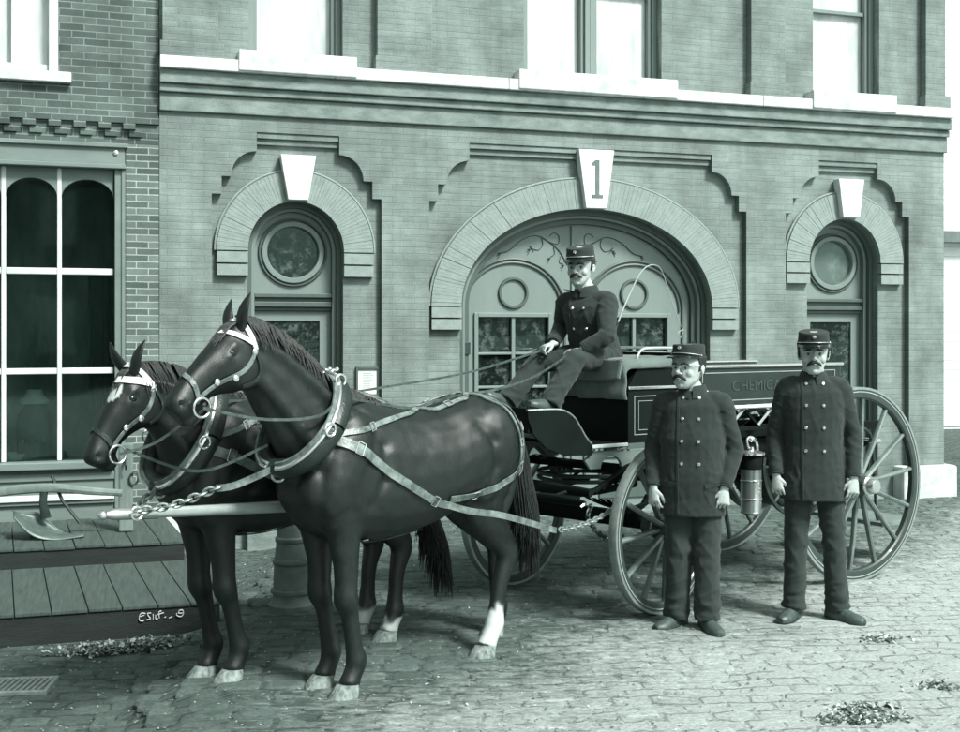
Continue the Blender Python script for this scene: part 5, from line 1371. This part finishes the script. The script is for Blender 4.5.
# hand extinguisher hung on the near side
ex = empty('extinguisher', WF.w(.863, .50, .53), math.atan2(WF.d.y, WF.d.x), 'cylindrical metal hand extinguisher with dark neck and bright cap hung on the wagon side', 'extinguisher')
MB().lathe([(.0001, 0), (.070, 0), (.074, .008), (.070, .016), (.070, .30), (.0001, .30)], n=28).build('cylinder', mat('lacquered_copper', .25, .48, .28, 4, .1, 50, metal=.8, stretch=(3, 3, 1)), ex)
for z in (.10, .225): MB().lathe([(.0705, z-.005), (.0745, z-.003), (.0745, z+.003), (.0705, z+.005)], n=28).build('band', M_['nickel'], ex)
MB().lathe([(.0001, .301), (.073, .301), (.073, .38), (.066, .395), (.0001, .396)], n=28).build('neck', M_['carriage'], ex)
MB().lathe([(.0001, .397), (.092, .397), (.094, .412), (.05, .425), (.02, .43), (.018, .45), (.0001, .452)], n=28).build('cap', M_['nickel'], ex)
MB().tube([(.02, 0, .44), (.04, 0, .49), (.02, 0, .515), (-.02, 0, .51), (-.035, 0, .48)], .008, 8, dens=3).ball((.0, 0, .50), .02, 8).build('wheel_handle', M_['nickel'], ex)
mb = MB(); 
for z in (.15, .28): mb.box((-.02, -.12, z), (.02, -.0705, z+.02))
mb.build('bracket', M_['iron'], ex, smooth_=False)
mb = MB()
for k, h in enumerate((.02, .012, .02)): mb.box((-.006, .0705, .14+.03*k), (.012, .0725, .14+.03*k+h))
mb.build('maker_plate', M_['nickel'], ex, smooth_=False)

# whip
def wp(x, y, b=-.1): q = WF.px(x, y, b); return WF.w(q.x, q.y, q.z)
wh = empty('buggy_whip', wp(611, 352), 0, 'long thin whip standing by the seat, its lash looping over', 'whip')
MB().tube([wp(609, 362), wp(612, 340), wp(618, 322)], [.011, .010, .007], 8).build('handle', M_['leather'], wh, world=True)
MB().tube(spl([wp(613, 336), wp(622, 312), wp(633, 287), wp(642, 271), wp(651, 265), wp(659, 267), wp(664, 276)], 6), [.0065-.004*i/36 for i in range(37)], 6).build('stock', M_['stripe'], wh, world=True)
MB().tube(spl([wp(664, 276), wp(669, 292), wp(674, 308), wp(679, 322), wp(683, 331), wp(680, 338), wp(678, 333), wp(684, 330), wp(686, 338)], 5), .0026, 5).build('lash', M_['stripe'], wh, world=True)
MB().tube([WF.w(1.58, -.10, 1.50), WF.w(1.575, -.10, 1.60), WF.w(1.572, -.1, 1.66)], [.016, .018, .02], 10).build('whip_socket', M_['carriage'], wg, world=True)
# ------------------------------------------------------------------ people
def basis(fwd, up=(0, 0, 1)):
    """columns: x = the figure's left-hand side seen from the front (image right), y = back, z = up"""
    f = V(fwd).normalized(); u = (V(up)-f*f.dot(V(up))).normalized(); x = (-f).cross(u)*-1
    x = u.cross(f)  # image-right when facing the viewer
    return Matrix((x, -f, u)).transposed()

def add_hand(mb, wrist, d, palm_n, thumb, size=1.0, curl=1.0, spread=1.0):
    """palm loft + four jointed fingers + thumb from the side of the palm near its base"""
    d = V(d).normalized(); p = V(palm_n); p = (p-d*d.dot(p)).normalized(); s = V(thumb); s = (s-d*d.dot(s)-p*p.dot(s)).normalized()
    S = size; n = 12; rr = []
    for t, w_, h, off in ((-.03, .026, .019, 0), (0, .027, .019, 0), (.025, .034, .019, 0), (.055, .038, .017, 0), (.080, .039, .0145, .0), (.088, .034, .010, 0)):
        c = wrist+d*t*S+s*off; rr.append([c+s*(w_*S*math.cos(2*math.pi*k/n))+p*(h*S*math.sin(2*math.pi*k/n)) for k in range(n)])
    mb.loft(rr)
    for i, (o, L_, r) in enumerate(((.031, .073, .0092), (.0105, .081, .0096), (-.0105, .075, .0092), (-.0305, .058, .0082))):
        b = wrist+d*.085*S+s*o*S*spread*1.10; d_ = (d+s*(o*2.2)).normalized(); c = (.42+.10*i)*curl
        a = 0; P = [b-d*.012*S, b]; q = b
        for f_, bend in ((.44, c), (.31, c*1.15), (.25, c*.75)):
            a += bend; q = q+(d_*math.cos(a)+p*math.sin(a))*(L_*f_*S); P.append(q)
        mb.tube(P, [r*S*.92, r*S*.92, r*S*.88, r*S*.82, r*S*.62], 8, up=tuple(s))
    b = wrist+d*.022*S+s*.026*S; q1 = b+(s*.62+d*.70+p*.35).normalized()*.034*S; q2 = q1+(s*.15+d*.85+p*.5).normalized()*.032*S; q3 = q2+(d*.8+p*.6-s*.1).normalized()*.024*S
    mb.tube([b-s*.012*S, b, q1, q2, q3], [.013*S, .0135*S, .0112*S, .010*S, .0075*S], 8, up=tuple(p))

def person(name_label, origin, rz, J, o):
    """J: joints in the root's frame (x to image right, -y forward)"""
    root = empty('person', origin, rz, name_label, 'person', o.get('group'))
    HM = o['headM']; hc = J['chin']; hs = o.get('hs', 1.0)
    h = lambda x, y, z: hc + HM @ (V((x, y, z))*hs)
    mb = MB()
    # head: skull, face, jaw, neck
    rr = []; n = 24
    for z, hw, yf, yb in ((.002,.022,-.072,-.03),(.012,.035,-.081,-.012),(.030,.048,-.083,.012),(.046,.056,-.082,.040),(.065,.061,-.080,.064),(.085,.066,-.078,.080),(.105,.070,-.079,.090),(.125,.074,-.084,.096),(.150,.077,-.083,.100),(.180,.077,-.076,.098),(.205,.069,-.060,.086),(.222,.052,-.036,.064),(.232,.026,-.010,.032)):
        fw = o.get('face_w', 1.0) if z < .13 else 1.0; cy_ = (yf+yb)/2; hy = (yb-yf)/2
        rr.append([h(hw*fw*math.copysign(abs(math.cos(2*math.pi*k/n))**.9, math.cos(2*math.pi*k/n)), cy_+hy*math.copysign(abs(math.sin(2*math.pi*k/n))**.85, math.sin(2*math.pi*k/n)), z) for k in range(n)])
    mb.loft(rr)
    for sg in (-1, 1):
        mb.ball(h(sg*.040, -.056, .082), (.022*hs, .019*hs, .024*hs), 8, M=HM)          # cheekbone
        mb.ball(h(sg*.073*o.get('face_w', 1.0), .012, .098), (.007*hs, .015*hs, .026*hs), 8, M=HM)             # ear
        mb.tube([h(sg*.077, .0, .112), h(sg*.083, .014, .123), h(sg*.083, .026, .110), h(sg*.077, .018, .082)], .0045*hs, 6)
        mb.tube([h(sg*.010, -.085, .126), h(sg*.032, -.084, .131), h(sg*.054, -.068, .126)], [.005*hs, .006*hs, .004*hs], 6)  # brow
    mb.tube([h(0, -.082, .126), h(0, -.096, .106), h(0, -.108, .088), h(0, -.103, .079)], [.007*hs, .0085*hs, .0125*hs, .009*hs], 8)
    for sg in (-1, 1): mb.ball(h(sg*.012, -.092, .081), (.008*hs, .009*hs, .007*hs), 6, M=HM)
    mb.tube([h(-.022, -.078, .050), h(0, -.087, .050), h(.022, -.078, .050)], [.005*hs, .008*hs, .005*hs], 6)     # lips
    mb.ball(h(0, -.078, .020), (.018*hs, .013*hs, .014*hs), 8, M=HM)
    nb = J['neck']
    mb.tube([nb-V((0, 0, .06)), nb, h(0, .012, .03), h(0, .015, .10)], [(.05, .045), (.056*hs, .056*hs), (.054*hs, .056*hs), (.05, .05)], 12, dens=2)
    # trunk, arms and legs under the clothes
    pv = J['pelvis']
    sx = (J['shR']-J['shL']).normalized()
    mb.tube([pv-V((0, 0, .07)), pv, pv.lerp(nb, .5), pv.lerp(nb, .85), nb], [(.12, .08), (.13, .09), (.12, .09), (.11, .07), (.045, .04)], 14, up=(0, 1, 0), dens=2)
    for s_ in 'LR':
        mb.tube([nb.lerp(J['sh'+s_], .4), J['sh'+s_], J['sh'+s_].lerp(J['el'+s_], .5), J['el'+s_], J['el'+s_].lerp(J['wr'+s_], .35), J['wr'+s_]], [.035, .045, .044, .038, .038, .026], 10)
        mb.tube([J['hip'+s_], J['hip'+s_].lerp(J['kn'+s_], .5), J['kn'+s_], J['kn'+s_].lerp(J['an'+s_], .35), J['an'+s_]], [.08, .070, .052, .052, .036], 10)
        add_hand(mb, J['wr'+s_]+(J['wr'+s_]-J['el'+s_]).normalized()*.005, J['hd'+s_], J['pn'+s_], J['th'+s_], .98, o.get('curl'+s_, 1.0))
    me = remesh(mb, .0042, 1)
    eyes = [h(sg*.030, -.076, .112) for sg in (-1, 1)]
    for vtx in me.vertices:
        for e in eyes:
            d = (vtx.co-e).length
            if d < .035*hs: vtx.co += HM @ V((0, .007*hs*math.exp(-(d/(.016*hs))**2), 0))
    for sg in (-1, 1):
        pass
    body = link('body', me, M_['skin'], root, smooth_=False)
    for pol in me.polygons: pol.use_smooth = True
    for e in eyes:
        MB().ball(e+HM @ V((0, .0105*hs, 0)), .0105*hs, 8).build('eye', M_['eyewhite'], root)
        MB().ball(e+HM @ V((0, .0035*hs, -.001)), (.0062*hs, .004*hs, .0062*hs), 8, M=HM).build('iris', M_['eye'], root.children[-1])
    for sg in (-1, 1):
        MB().tube([h(sg*.012, -.094, .127), h(sg*.030, -.092, .134), h(sg*.050, -.074, .127)], [(.003, .004), (.004, .0055), (.002, .003)], 6, up=(0, 0, 1), dens=3).build('eyebrow', M_['mhair'], root)
    # moustache, drooping from under the nose
    mb = MB()
    dr = o.get('droop', .018)*.5
    for sg in (-1, 1):
        mb.tube([h(sg*.001, -.100, .068), h(sg*.014, -.100, .066), h(sg*.028, -.090, .057), h(sg*.038, -.079, .056-dr)], [(.008, .008), (.010, .0105), (.008, .009), (.002, .003)], 8, up=(0, 0, 1), dens=4)
        for i in range(26):
            t = random.random(); a = h(sg*(.002+.030*t), -.104+.014*t, .071-.010*t); mb.tube([a, a+HM @ V((sg*.008, -.002, -.010-.006*random.random()))], [.0016, .0007], 4)
    mb.build('moustache', M_['mhair'], root)
    if o.get('goatee'):
        MB().tube([h(0, -.080, .034), h(0, -.083, .018), h(0, -.076, -.004)], [(.014, .007), (.017, .010), (.006, .005)], 8, up=(0, 1, 0), dens=2).build('chin_beard', M_['mhair'], root)
    # hair at the sides and back, below the cap
    mb = MB(); n = 26; rows = 7; vs = []
    for j in range(rows):
        t = j/(rows-1); z = .17-.10*t
        for k in range(n+1):
            a = R(-20+220*k/n); zz = z if t < 1 else z+.012*noise.noise(V((k*.7, 3, 1)))
            side = 1-abs(math.sin(a)) ; zz += .03*t*side
            r_ = 1.05-.10*t
            vs.append(h(.079*math.cos(a)*r_, .012+.095*math.sin(a)*r_, zz))
    m = n+1
    hr = mb.add(vs, [(j*m+k, j*m+k+1, (j+1)*m+k+1, (j+1)*m+k) for j in range(rows-1) for k in range(n)]).build('hair', M_['mhair'], root)
    hr.modifiers.new('s', 'SOLIDIFY').thickness = .006
    # cap
    KM = HM @ Matrix.Rotation(R(o.get('tilt', 0)), 3, 'X'); kc = h(0, .006, .163)
    kp = lambda x, y, z: kc + KM @ (V((x, y, z))*hs)
    rr = []; n = 32
    for z, rx, ry, dy, lean in ((-.004, .080, .097, 0, 0), (0, .083, .100, 0, 0), (.020, .084, .101, 0, 0), (.021, .082, .099, 0, .0), (.045, .080, .096, -.003, .008), (.063, .079, .094, -.006, .014), (.069, .074, .089, -.007, .014), (.069, .05, .06, -.007, .014)):
        rr.append([kp(rx*math.cos(2*math.pi*k/n), dy+ry*math.sin(2*math.pi*k/n), z+lean*math.sin(2*math.pi*k/n)) for k in range(n)])
    cp = MB().loft(rr).build('cap', M_['kepi'], root)
    vs = []; n = 20
    for k in range(n+1):
        a = R(180+180*k/n); c_, s_ = math.cos(a), math.sin(a); ext = .058*max(0, -s_)**.7
        vs += [kp(.083*c_, .100*s_, .002), kp(.083*c_*(1+.10*(-s_)), .100*s_-ext, -.002-.32*ext), kp(.083*c_*(1+.10*(-s_)), .100*s_-ext, -.006-.32*ext), kp(.081*c_, .096*s_, -.003)]
    MB().add(vs, [(k*4+j, k*4+(j+1) % 4, k*4+4+(j+1) % 4, k*4+4+j) for k in range(n) for j in range(4)]).build('visor', M_['visor'], cp)
    MB().tube([kp(.0855*math.cos(R(185+170*k/16)), .1025*math.sin(R(185+170*k/16)), .010) for k in range(17)], (.0028), 6).build('chin_cord', M_['nickel'], cp)
    for sg in (-1, 1): MB().ball(kp(sg*.084, -.012, .010), (.005,)*3, 6).build('cap_button', M_['nickel'], cp)
    MB().lathe([(.0001, 0), (.012, 0), (.010, .004), (.0001, .006)], kp(0, -.100, .038), 12, M=KM @ Matrix.Rotation(R(80), 3, 'X')).build('cap_badge', M_['brass'], cp)
    # coat
    mb = MB(); n = 24
    for q, hw, hd, sa, fa in J['coat']:
        pass
    rings = []
    for q, hw, hd, sa, fa in J['coat']:
        sa = V(sa).normalized(); fa = V(fa).normalized()
        rings.append([q+sa*(hw*math.copysign(abs(math.cos(2*math.pi*k/n))**.85, math.cos(2*math.pi*k/n)))+fa*(hd*math.copysign(abs(math.sin(2*math.pi*k/n))**.9, math.sin(2*math.pi*k/n))) for k in range(n)])
    mb.loft(rings)
    sl = o.get('sleeve', .93)
    for s_ in 'LR':
        A, B, C = J['sh'+s_], J['el'+s_], J['wr'+s_]; cu = C+(C-B).normalized()*-.012
        ins = nb.lerp(A, .45)-V((0, 0, .035))
        mb.tube([ins, A, A.lerp(B, .3), A.lerp(B, .7), B, B.lerp(cu, .45), cu], [(.070*sl), (.074*sl), (.070*sl), (.063*sl), (.059*sl), (.054*sl), (.046*sl)], 16, dens=3)
    me = remesh(mb, .008, 2)
    NO = [V(q.vector) for q in me.vertex_normals]
    for vtx in me.vertices:
        p = vtx.co
        no = NO[vtx.index]
        rg = lambda q: (1-abs(noise.noise(q))*2)**3
        arm = min((p-J['shL'].lerp(J['elL'], .5)).length, (p-J['elL']).length, (p-J['wrL']).length, (p-J['shR'].lerp(J['elR'], .5)).length, (p-J['elR']).length, (p-J['wrR']).length) < .13
        if arm: w1 = .0045*rg(V((p.x*5, p.y*5+2, p.z*15+p.x*8))) + .003*noise.noise(p*26) - .003
        else: w1 = .0036*rg(V((p.x*11+p.z*4, p.y*6, p.z*3.2+5))) + .0024*rg(V((p.x*7-p.z*9, p.y*7, p.z*8))) + .002*noise.noise(p*24) - .004
        for s_ in 'LR':
            d = (p-J['el'+s_]).length
            if d < .13: w1 += .007*(abs(math.sin(p.z*52+p.x*30+noise.noise(p*12)*2))-.5)*math.exp(-(d/.06)**2)
        vtx.co = p+no*w1
    coat = link('coat', me, M_['cloth'], root, smooth_=False)
    for pol in me.polygons: pol.use_smooth = True
    bm = bmesh.new(); bm.from_mesh(me); bvh = BVHTree.FromBMesh(bm); bm.free()
    CF = V(o['chestF']).normalized(); CX = V((0, 0, 1)).cross(CF).normalized()   # image right
    cb = J['front']     # function row height -> centre line point
    def onfront(x, z, out=.003):
        c = cb(z)+CX*x
        hit = bvh.ray_cast(c+CF*.5, -CF)
        return (hit[0]+hit[1]*out, hit[1]) if hit[0] is not None else (c+CF*.15, CF)
    for i, z in enumerate(o['rows']):
        for sg in (-1, 1):
            p, nn = onfront(sg*o.get('bs', .046)*(1.0+.03*i), z, .001)
            M = nn.to_track_quat('Z', 'Y').to_matrix()
            MB().lathe([(.0001, -.002), (.0105, -.002), (.011, .002), (.008, .006), (.0001, .0075)], p, 12, M=M).build('button', M_['brass'], coat)
    # front edge, hem seam and pocket flaps as thin raised cloth
    def seam(pts, w_, th, nm, mt='cloth'):
        P = []
        for x, z in pts: P.append(onfront(x, z, .0005))
        if len(P) < 2: return
        rr = []
        for i, (c, nn) in enumerate(P):
            t = (P[min(i+1, len(P)-1)][0]-P[max(i-1, 0)][0]).normalized(); sd = t.cross(nn).normalized()*w_/2; u = nn*th
            rr.append([c-sd-u, c+sd-u, c+sd+u*1.2, c-sd+u*1.2])
        MB().loft(rr).build(nm, M_[mt], coat)
    zt, zb = o['rows'][0]+.01, o['hem']+.02
    seam([(-.072, zt+(zb-zt)*i/24) for i in range(25)], .014, .0035, 'front_edge')
    if o.get('flaps'):
        for sg in (-1, 1): seam([(sg*(.085+.012*i), o['flaps']+.002*i) for i in range(9)], .028, .003, 'pocket_flap')
    # collar
    c0 = nb+V((0, 0, .0)); rr = []; n = 28
    up_ = V((0, 0, 1)); vs = []
    prof = [(1.05, -.03), (.96, .022), (1.0, .038), (1.10, .034), (1.34, -.004), (1.52, -.034), (1.46, -.042), (1.16, -.012)]
    for k in range(n+1):
        a = R(-90+7+346*k/n)
        dirv = CX*math.cos(a)+(-CF)*math.sin(a)
        for s_, z in prof: vs.append(c0+dirv*(.066*s_)+up_*(z-.010*max(0, -math.sin(a)))-CF*.004)
    m = len(prof)
    MB().add(vs, [(k*m+j, k*m+(j+1) % m, (k+1)*m+(j+1) % m, (k+1)*m+j) for k in range(n) for j in range(m)]).build('collar', M_['cloth'], coat)
    # cuffs
    for s_ in 'LR':
        B, C = J['el'+s_], J['wr'+s_]; d = (C-B).normalized()
        MB().tube([C-d*.016, C-d*.010, C-d*.006], [.046*sl, .047*sl, .043*sl], 14).build('cuff', M_['cloth'], coat)
    # trousers
    mb = MB()
    mb.tube([pv+V((0, 0, .10)), pv, pv.lerp((J['hipL']+J['hipR'])/2, .8)-V((0, 0, .05))], [(.145, .11), (.155, .12), (.14, .115)], 16, up=(0, 1, 0), dens=2)
    for s_ in 'LR':
        A, B, C = J['hip'+s_], J['kn'+s_], J['an'+s_]
        mb.tube([A, A.lerp(B, .35), A.lerp(B, .75), B, B.lerp(C, .5), C, C+(C-B).normalized()*.04], [.100, .094, .084, .080, .077, .078, .083] if not o.get('slim') else [.094, .088, .076, .072, .068, .070, .076], 16, dens=3)
    me = remesh(mb, .009, 2)
    NO = [V(q.vector) for q in me.vertex_normals]
    for vtx in me.vertices:
        p = vtx.co; k = 0
        for s_ in 'LR':
            d1 = (p-J['an'+s_]).length; d2 = (p-J['kn'+s_]).length
            k += .007*math.exp(-(d1/.12)**2)*noise.noise(V((p.x*8, p.y*8, p.z*30)))*2 + .006*math.exp(-(d2/.12)**2)*noise.noise(V((p.x*10+4, p.y*10, p.z*18)))*2
        k += .0055*((1-abs(noise.noise(V((p.x*9+p.z*5, p.y*9, p.z*5+7))))*2)**3)-.003 + .005*((1-abs(noise.noise(V((p.x*8-p.z*9, p.y*8, p.z*9+2))))*2)**3)
        vtx.co = p+NO[vtx.index]*k
    tr = link('trousers', me, M_['trouser'], root, smooth_=False)
    for pol in me.polygons: pol.use_smooth = True
    # shoes
    for s_ in 'LR':
        C = J['an'+s_]; f = V(J['toe'+s_]).normalized(); sd = V((0, 0, 1)).cross(f).normalized(); u = f.cross(sd)*-1
        u = sd.cross(f) if sd.cross(f).z < 0 else sd.cross(f)
        u = f.cross(sd); u = u if u.z > 0 else -u
        g = C-u*J.get('anh', .085); rr = []; n = 14
        for t, w_, hh in ((-.078, .022, .035), (-.070, .034, .06), (-.03, .040, .085), (.02, .042, .085), (.06, .045, .060), (.11, .049, .046), (.155, .045, .036), (.185, .034, .028), (.198, .018, .018)):
            ring = []
            for k in range(n):
                a = 2*math.pi*k/n; z = math.sin(a); z = max(z, -.15) if z < 0 else z
                ring.append(g+f*t+sd*(w_*math.cos(a))+u*(.016+hh*max(0, z)-(.0 if z > 0 else .014*min(1, -z/.15))))
            rr.append(ring)
        sh_ = MB().loft(rr).build('shoe', M_['shoe'], root)
        rr = [[g+f*(t*1.01)+sd*(w_*1.06*math.cos(2*math.pi*k/16))+u*zz for t, w_, k in ((.06+.142*math.sin(2*math.pi*k/16), .047 if math.sin(2*math.pi*k/16) > -.2 else .040, k) for k in range(16))] for zz in (0.0, .012)]
        MB().loft(rr).build('sole', M_['leather'], sh_)
    return root

def standing(label, X, Y, rz, S, head_yaw, o, px):
    """px: overrides of joints, metres in the figure's own frame"""
    J = dict(pelvis=V((0, .01, .90)), neck=V((0, .01, 1.435)), chin=V((0, -.005, 1.448)),
        shL=V((-.17, .01, 1.362)), shR=V((.17, .01, 1.362)), elL=V((-.235, .03, 1.08)), elR=V((.235, .03, 1.08)), wrL=V((-.235, -.03, .845)), wrR=V((.215, -.03, .845)),
        hipL=V((-.085, .01, .86)), hipR=V((.085, .01, .86)), knL=V((-.10, 0, .47)), knR=V((.105, 0, .47)), anL=V((-.115, .03, .10)), anR=V((.12, .03, .10)),
        hdL=V((.06, -.18, -1)), hdR=V((-.06, -.18, -1)), pnL=V((.45, 1, 0)), pnR=V((-.45, 1, 0)), thL=V((1, -.35, 0)), thR=V((-1, -.35, 0)), toeL=V((-.35, -1, 0)), toeR=V((.35, -1, 0)), anh=.10)
    J.update(px)
    for k in list(J):
        if isinstance(J[k], V) and k[:2] not in ('hd', 'pn', 'th', 'to'): J[k] = J[k]*S
    W = o.get('girth', 1.0); hem = o['hem']
    ct = [(hem, .200, .145), (hem+.10, .192, .142), (.90*S, .178*W, .132*W), (1.03*S, .166*W, .126*W), (1.15*S, .174*W, .130*W), (1.26*S, .184, .126), (1.345*S, .188, .114), (1.395*S, .155, .092), (1.425*S, .10, .074), (1.44*S, .068, .064)]
    J['coat'] = [(V((0, .012*S, z)), a*S, b*S, (1, 0, 0), (0, -1, 0)) for z, a, b in ct]
    J['front'] = lambda z: V((0, 0, z))
    o['chestF'] = (0, -1, 0); o['headM'] = Matrix.Rotation(R(head_yaw), 3, 'Z') @ Matrix.Rotation(R(o.get('nod', 0)), 3, 'X')
    o['hs'] = S*o.get('headscale', 1.0)
    return person(label, (X, Y, 0), R(rz), J, o)

standing('shorter stouter fireman in a double-breasted coat, head turned aside, by the front wheel', 1.262, 6.83, -17, .985, -24,
    dict(hem=.675, girth=1.14, rows=[1.372, 1.250, 1.12, .988], flaps=.86, tilt=-9, droop=.022, headscale=1.15, face_w=1.12, girthx=1, curlL=1.5, curlR=1.6, group=None, goatee=False),
    dict(chin=V((-.025, -.02, 1.445)), wrR=V((.195, -.06, .855)), wrL=V((-.225, -.07, .85)), elL=V((-.245, .05, 1.08)), elR=V((.245, .05, 1.08)), hipL=V((-.075, .01, .86)), hipR=V((.08, .01, .86)), knL=V((-.082, 0, .47)), knR=V((.085, 0, .47)), anL=V((-.098, .03, .10)), anR=V((.088, .0, .10)), toeL=V((-.6, -1, 0)), toeR=V((.55, -1, 0))))
standing('taller leaner fireman in a double-breasted coat facing forward beside the rear wheel', 2.045, 7.05, -12, 1.035, -2,
    dict(hem=.735, rows=[1.445, 1.315, 1.18, 1.04], flaps=None, tilt=0, droop=.026, headscale=1.10, slim=True, curlL=1.5, curlR=1.2, bs=.049, group=None),
    dict(shL=V((-.150, .01, 1.372)), shR=V((.150, .01, 1.372)), wrR=V((.222, -.05, .845)), wrL=V((-.215, -.05, .85)), elL=V((-.222, .04, 1.09)), elR=V((.228, .04, 1.09)), anL=V((-.112, .0, .10)), anR=V((.135, .02, .10)), knR=V((.115, 0, .47)), hipL=V((-.08, .01, .86)), toeL=V((-.5, -1, 0)), toeR=V((1.1, -1, 0))))

# the driver: joints read off in the wagon's frame, then carried into his own (unrotated) frame
DO = V((WF.w(1.80, .02, 0).x, WF.w(1.80, .02, 0).y, 1.60))
def D(x, y, b): q = WF.px(x, y, b); return WF.w(q.x, q.y, q.z)-DO
fd = V((-.62, -.785, 0)).normalized()     # way the chest faces
sd = V((0, 0, 1)).cross(fd).normalized()  # image right
pv = D(597, 356, .02); nb = D(586, 291, .0)
J = dict(pelvis=pv, neck=nb, chin=D(581, 284, .0)+V((0, 0, -.012)),
    shL=nb-sd*.155-V((0, 0, .075)), shR=nb+sd*.165-V((0, 0, .075)),
    elL=D(561, 327, -.24), elR=D(607, 336, .30), wrL=D(553, 344, -.10), wrR=D(582, 350, .22),
    hdL=D(543, 347, -.10)-D(553, 344, -.10), hdR=D(566, 352, .18)-D(582, 350, .22), pnL=V((.3, .1, -1)), pnR=V((-.2, .2, -1)), thL=V((-.5, -.8, .4)), thR=V((-.8, -.2, .5)),
    hipL=pv-sd*.09, hipR=pv+sd*.09, knL=D(538, 362, -.18), knR=D(574, 361, .22), anL=D(510, 398, -.16), anR=D(552, 400, .24),
    toeL=WF.d*.9+V((0, 0, .45)), toeR=WF.d*.9+V((-.1, -.3, .25)), anh=.075)
ct = []
for t, a, b in ((-.05, .150, .135), (.0, .178, .155), (.18, .172, .145), (.40, .168, .135), (.60, .178, .135), (.75, .180, .122), (.86, .150, .095), (.95, .090, .07), (1.02, .064, .06)):
    ct.append((pv.lerp(nb, t)+fd*(.02*math.sin(3.1*max(0, min(1, t)))), a, b, sd, fd))
J['coat'] = ct
ax0, ax1 = pv, nb
J['front'] = lambda z: ax0.lerp(ax1, (z-ax0.z)/(ax1.z-ax0.z))
zr = [CAMH-(y-YH)/FOC*7.45-DO.z for y in (290, 308, 329)]
person('driver in dark double-breasted coat and cap sitting on the wagon seat holding the reins', DO, 0.0, J,
    dict(chestF=fd, headM=basis(V((-.42, -.905, -.08))), hs=1.12, hem=pv.z+.06, rows=zr, bs=.044, tilt=0, droop=.014, curlL=2.0, curlR=2.0, sleeve=1.0, slim=True, girth=1.0))

# ------------------------------------------------------------------ reins
def rein(name, label, pts, rings=()):
    r = empty('rein', pts[0], 0, label, 'rein', 'driving reins')
    ribbon(pts, .013, .007, 8).build('strap', M_['rein'], r, world=True)
    return r
hR = DO+J['wrR']+J['hdR'].normalized()*.09+V((0, 0, -.02)); hL = DO+J['wrL']+J['hdL'].normalized()*.09+V((0, 0, -.02))
def sag(a, b, s): return a.lerp(b, .5)+V((0, 0, -s))
t1 = H1['terret']; t2 = H2['terret']
def back_pts(Hh, y, As):
    out = []
    for a in As:
        hit = Hh['bvh'].ray_cast(V((a, y*Hh['ysign'], 3)), V((0, 0, -1)))
        out.append(Hh['W'](hit[0]+V((0, 0, .008))))
    return out
rein('rein', 'rein lying along the bay horse\'s back up to the driver\'s nearer hand', [H1['bit'], H1['bit'].lerp(H1['neckside'], .5)+V((0, 0, -.03)), H1['neckside'], t1] + back_pts(H1, .03, (-.25, -.5, -.75, -.98)) + [H1['W'](V((-1.15, .04, 1.44))), H1['W'](V((-1.15, .04, 1.44))).lerp(hR, .5)+V((0, 0, -.03)), hR])
rein('rein', 'rein lying along the dark horse\'s back up to the driver\'s farther hand', [H2['bit'], H2['bit'].lerp(H2['neckside'], .5)+V((0, 0, -.03)), H2['neckside'], t2] + back_pts(H2, .03, (-.25, -.5, -.75, -.98)) + [H2['W'](V((-1.15, .04, 1.44))), H2['W'](V((-1.15, .04, 1.44))).lerp(hL, .5)+V((0, 0, -.03)), hL])
rein('rein', 'cross rein hanging between the dark horse\'s bit and the bay horse\'s collar', [H2['bit']+V((.02, .05, .02)), sag(H2['bit'], H1['collar_low'], .04), H1['collar_low']+V((-.05, 0, .12))])
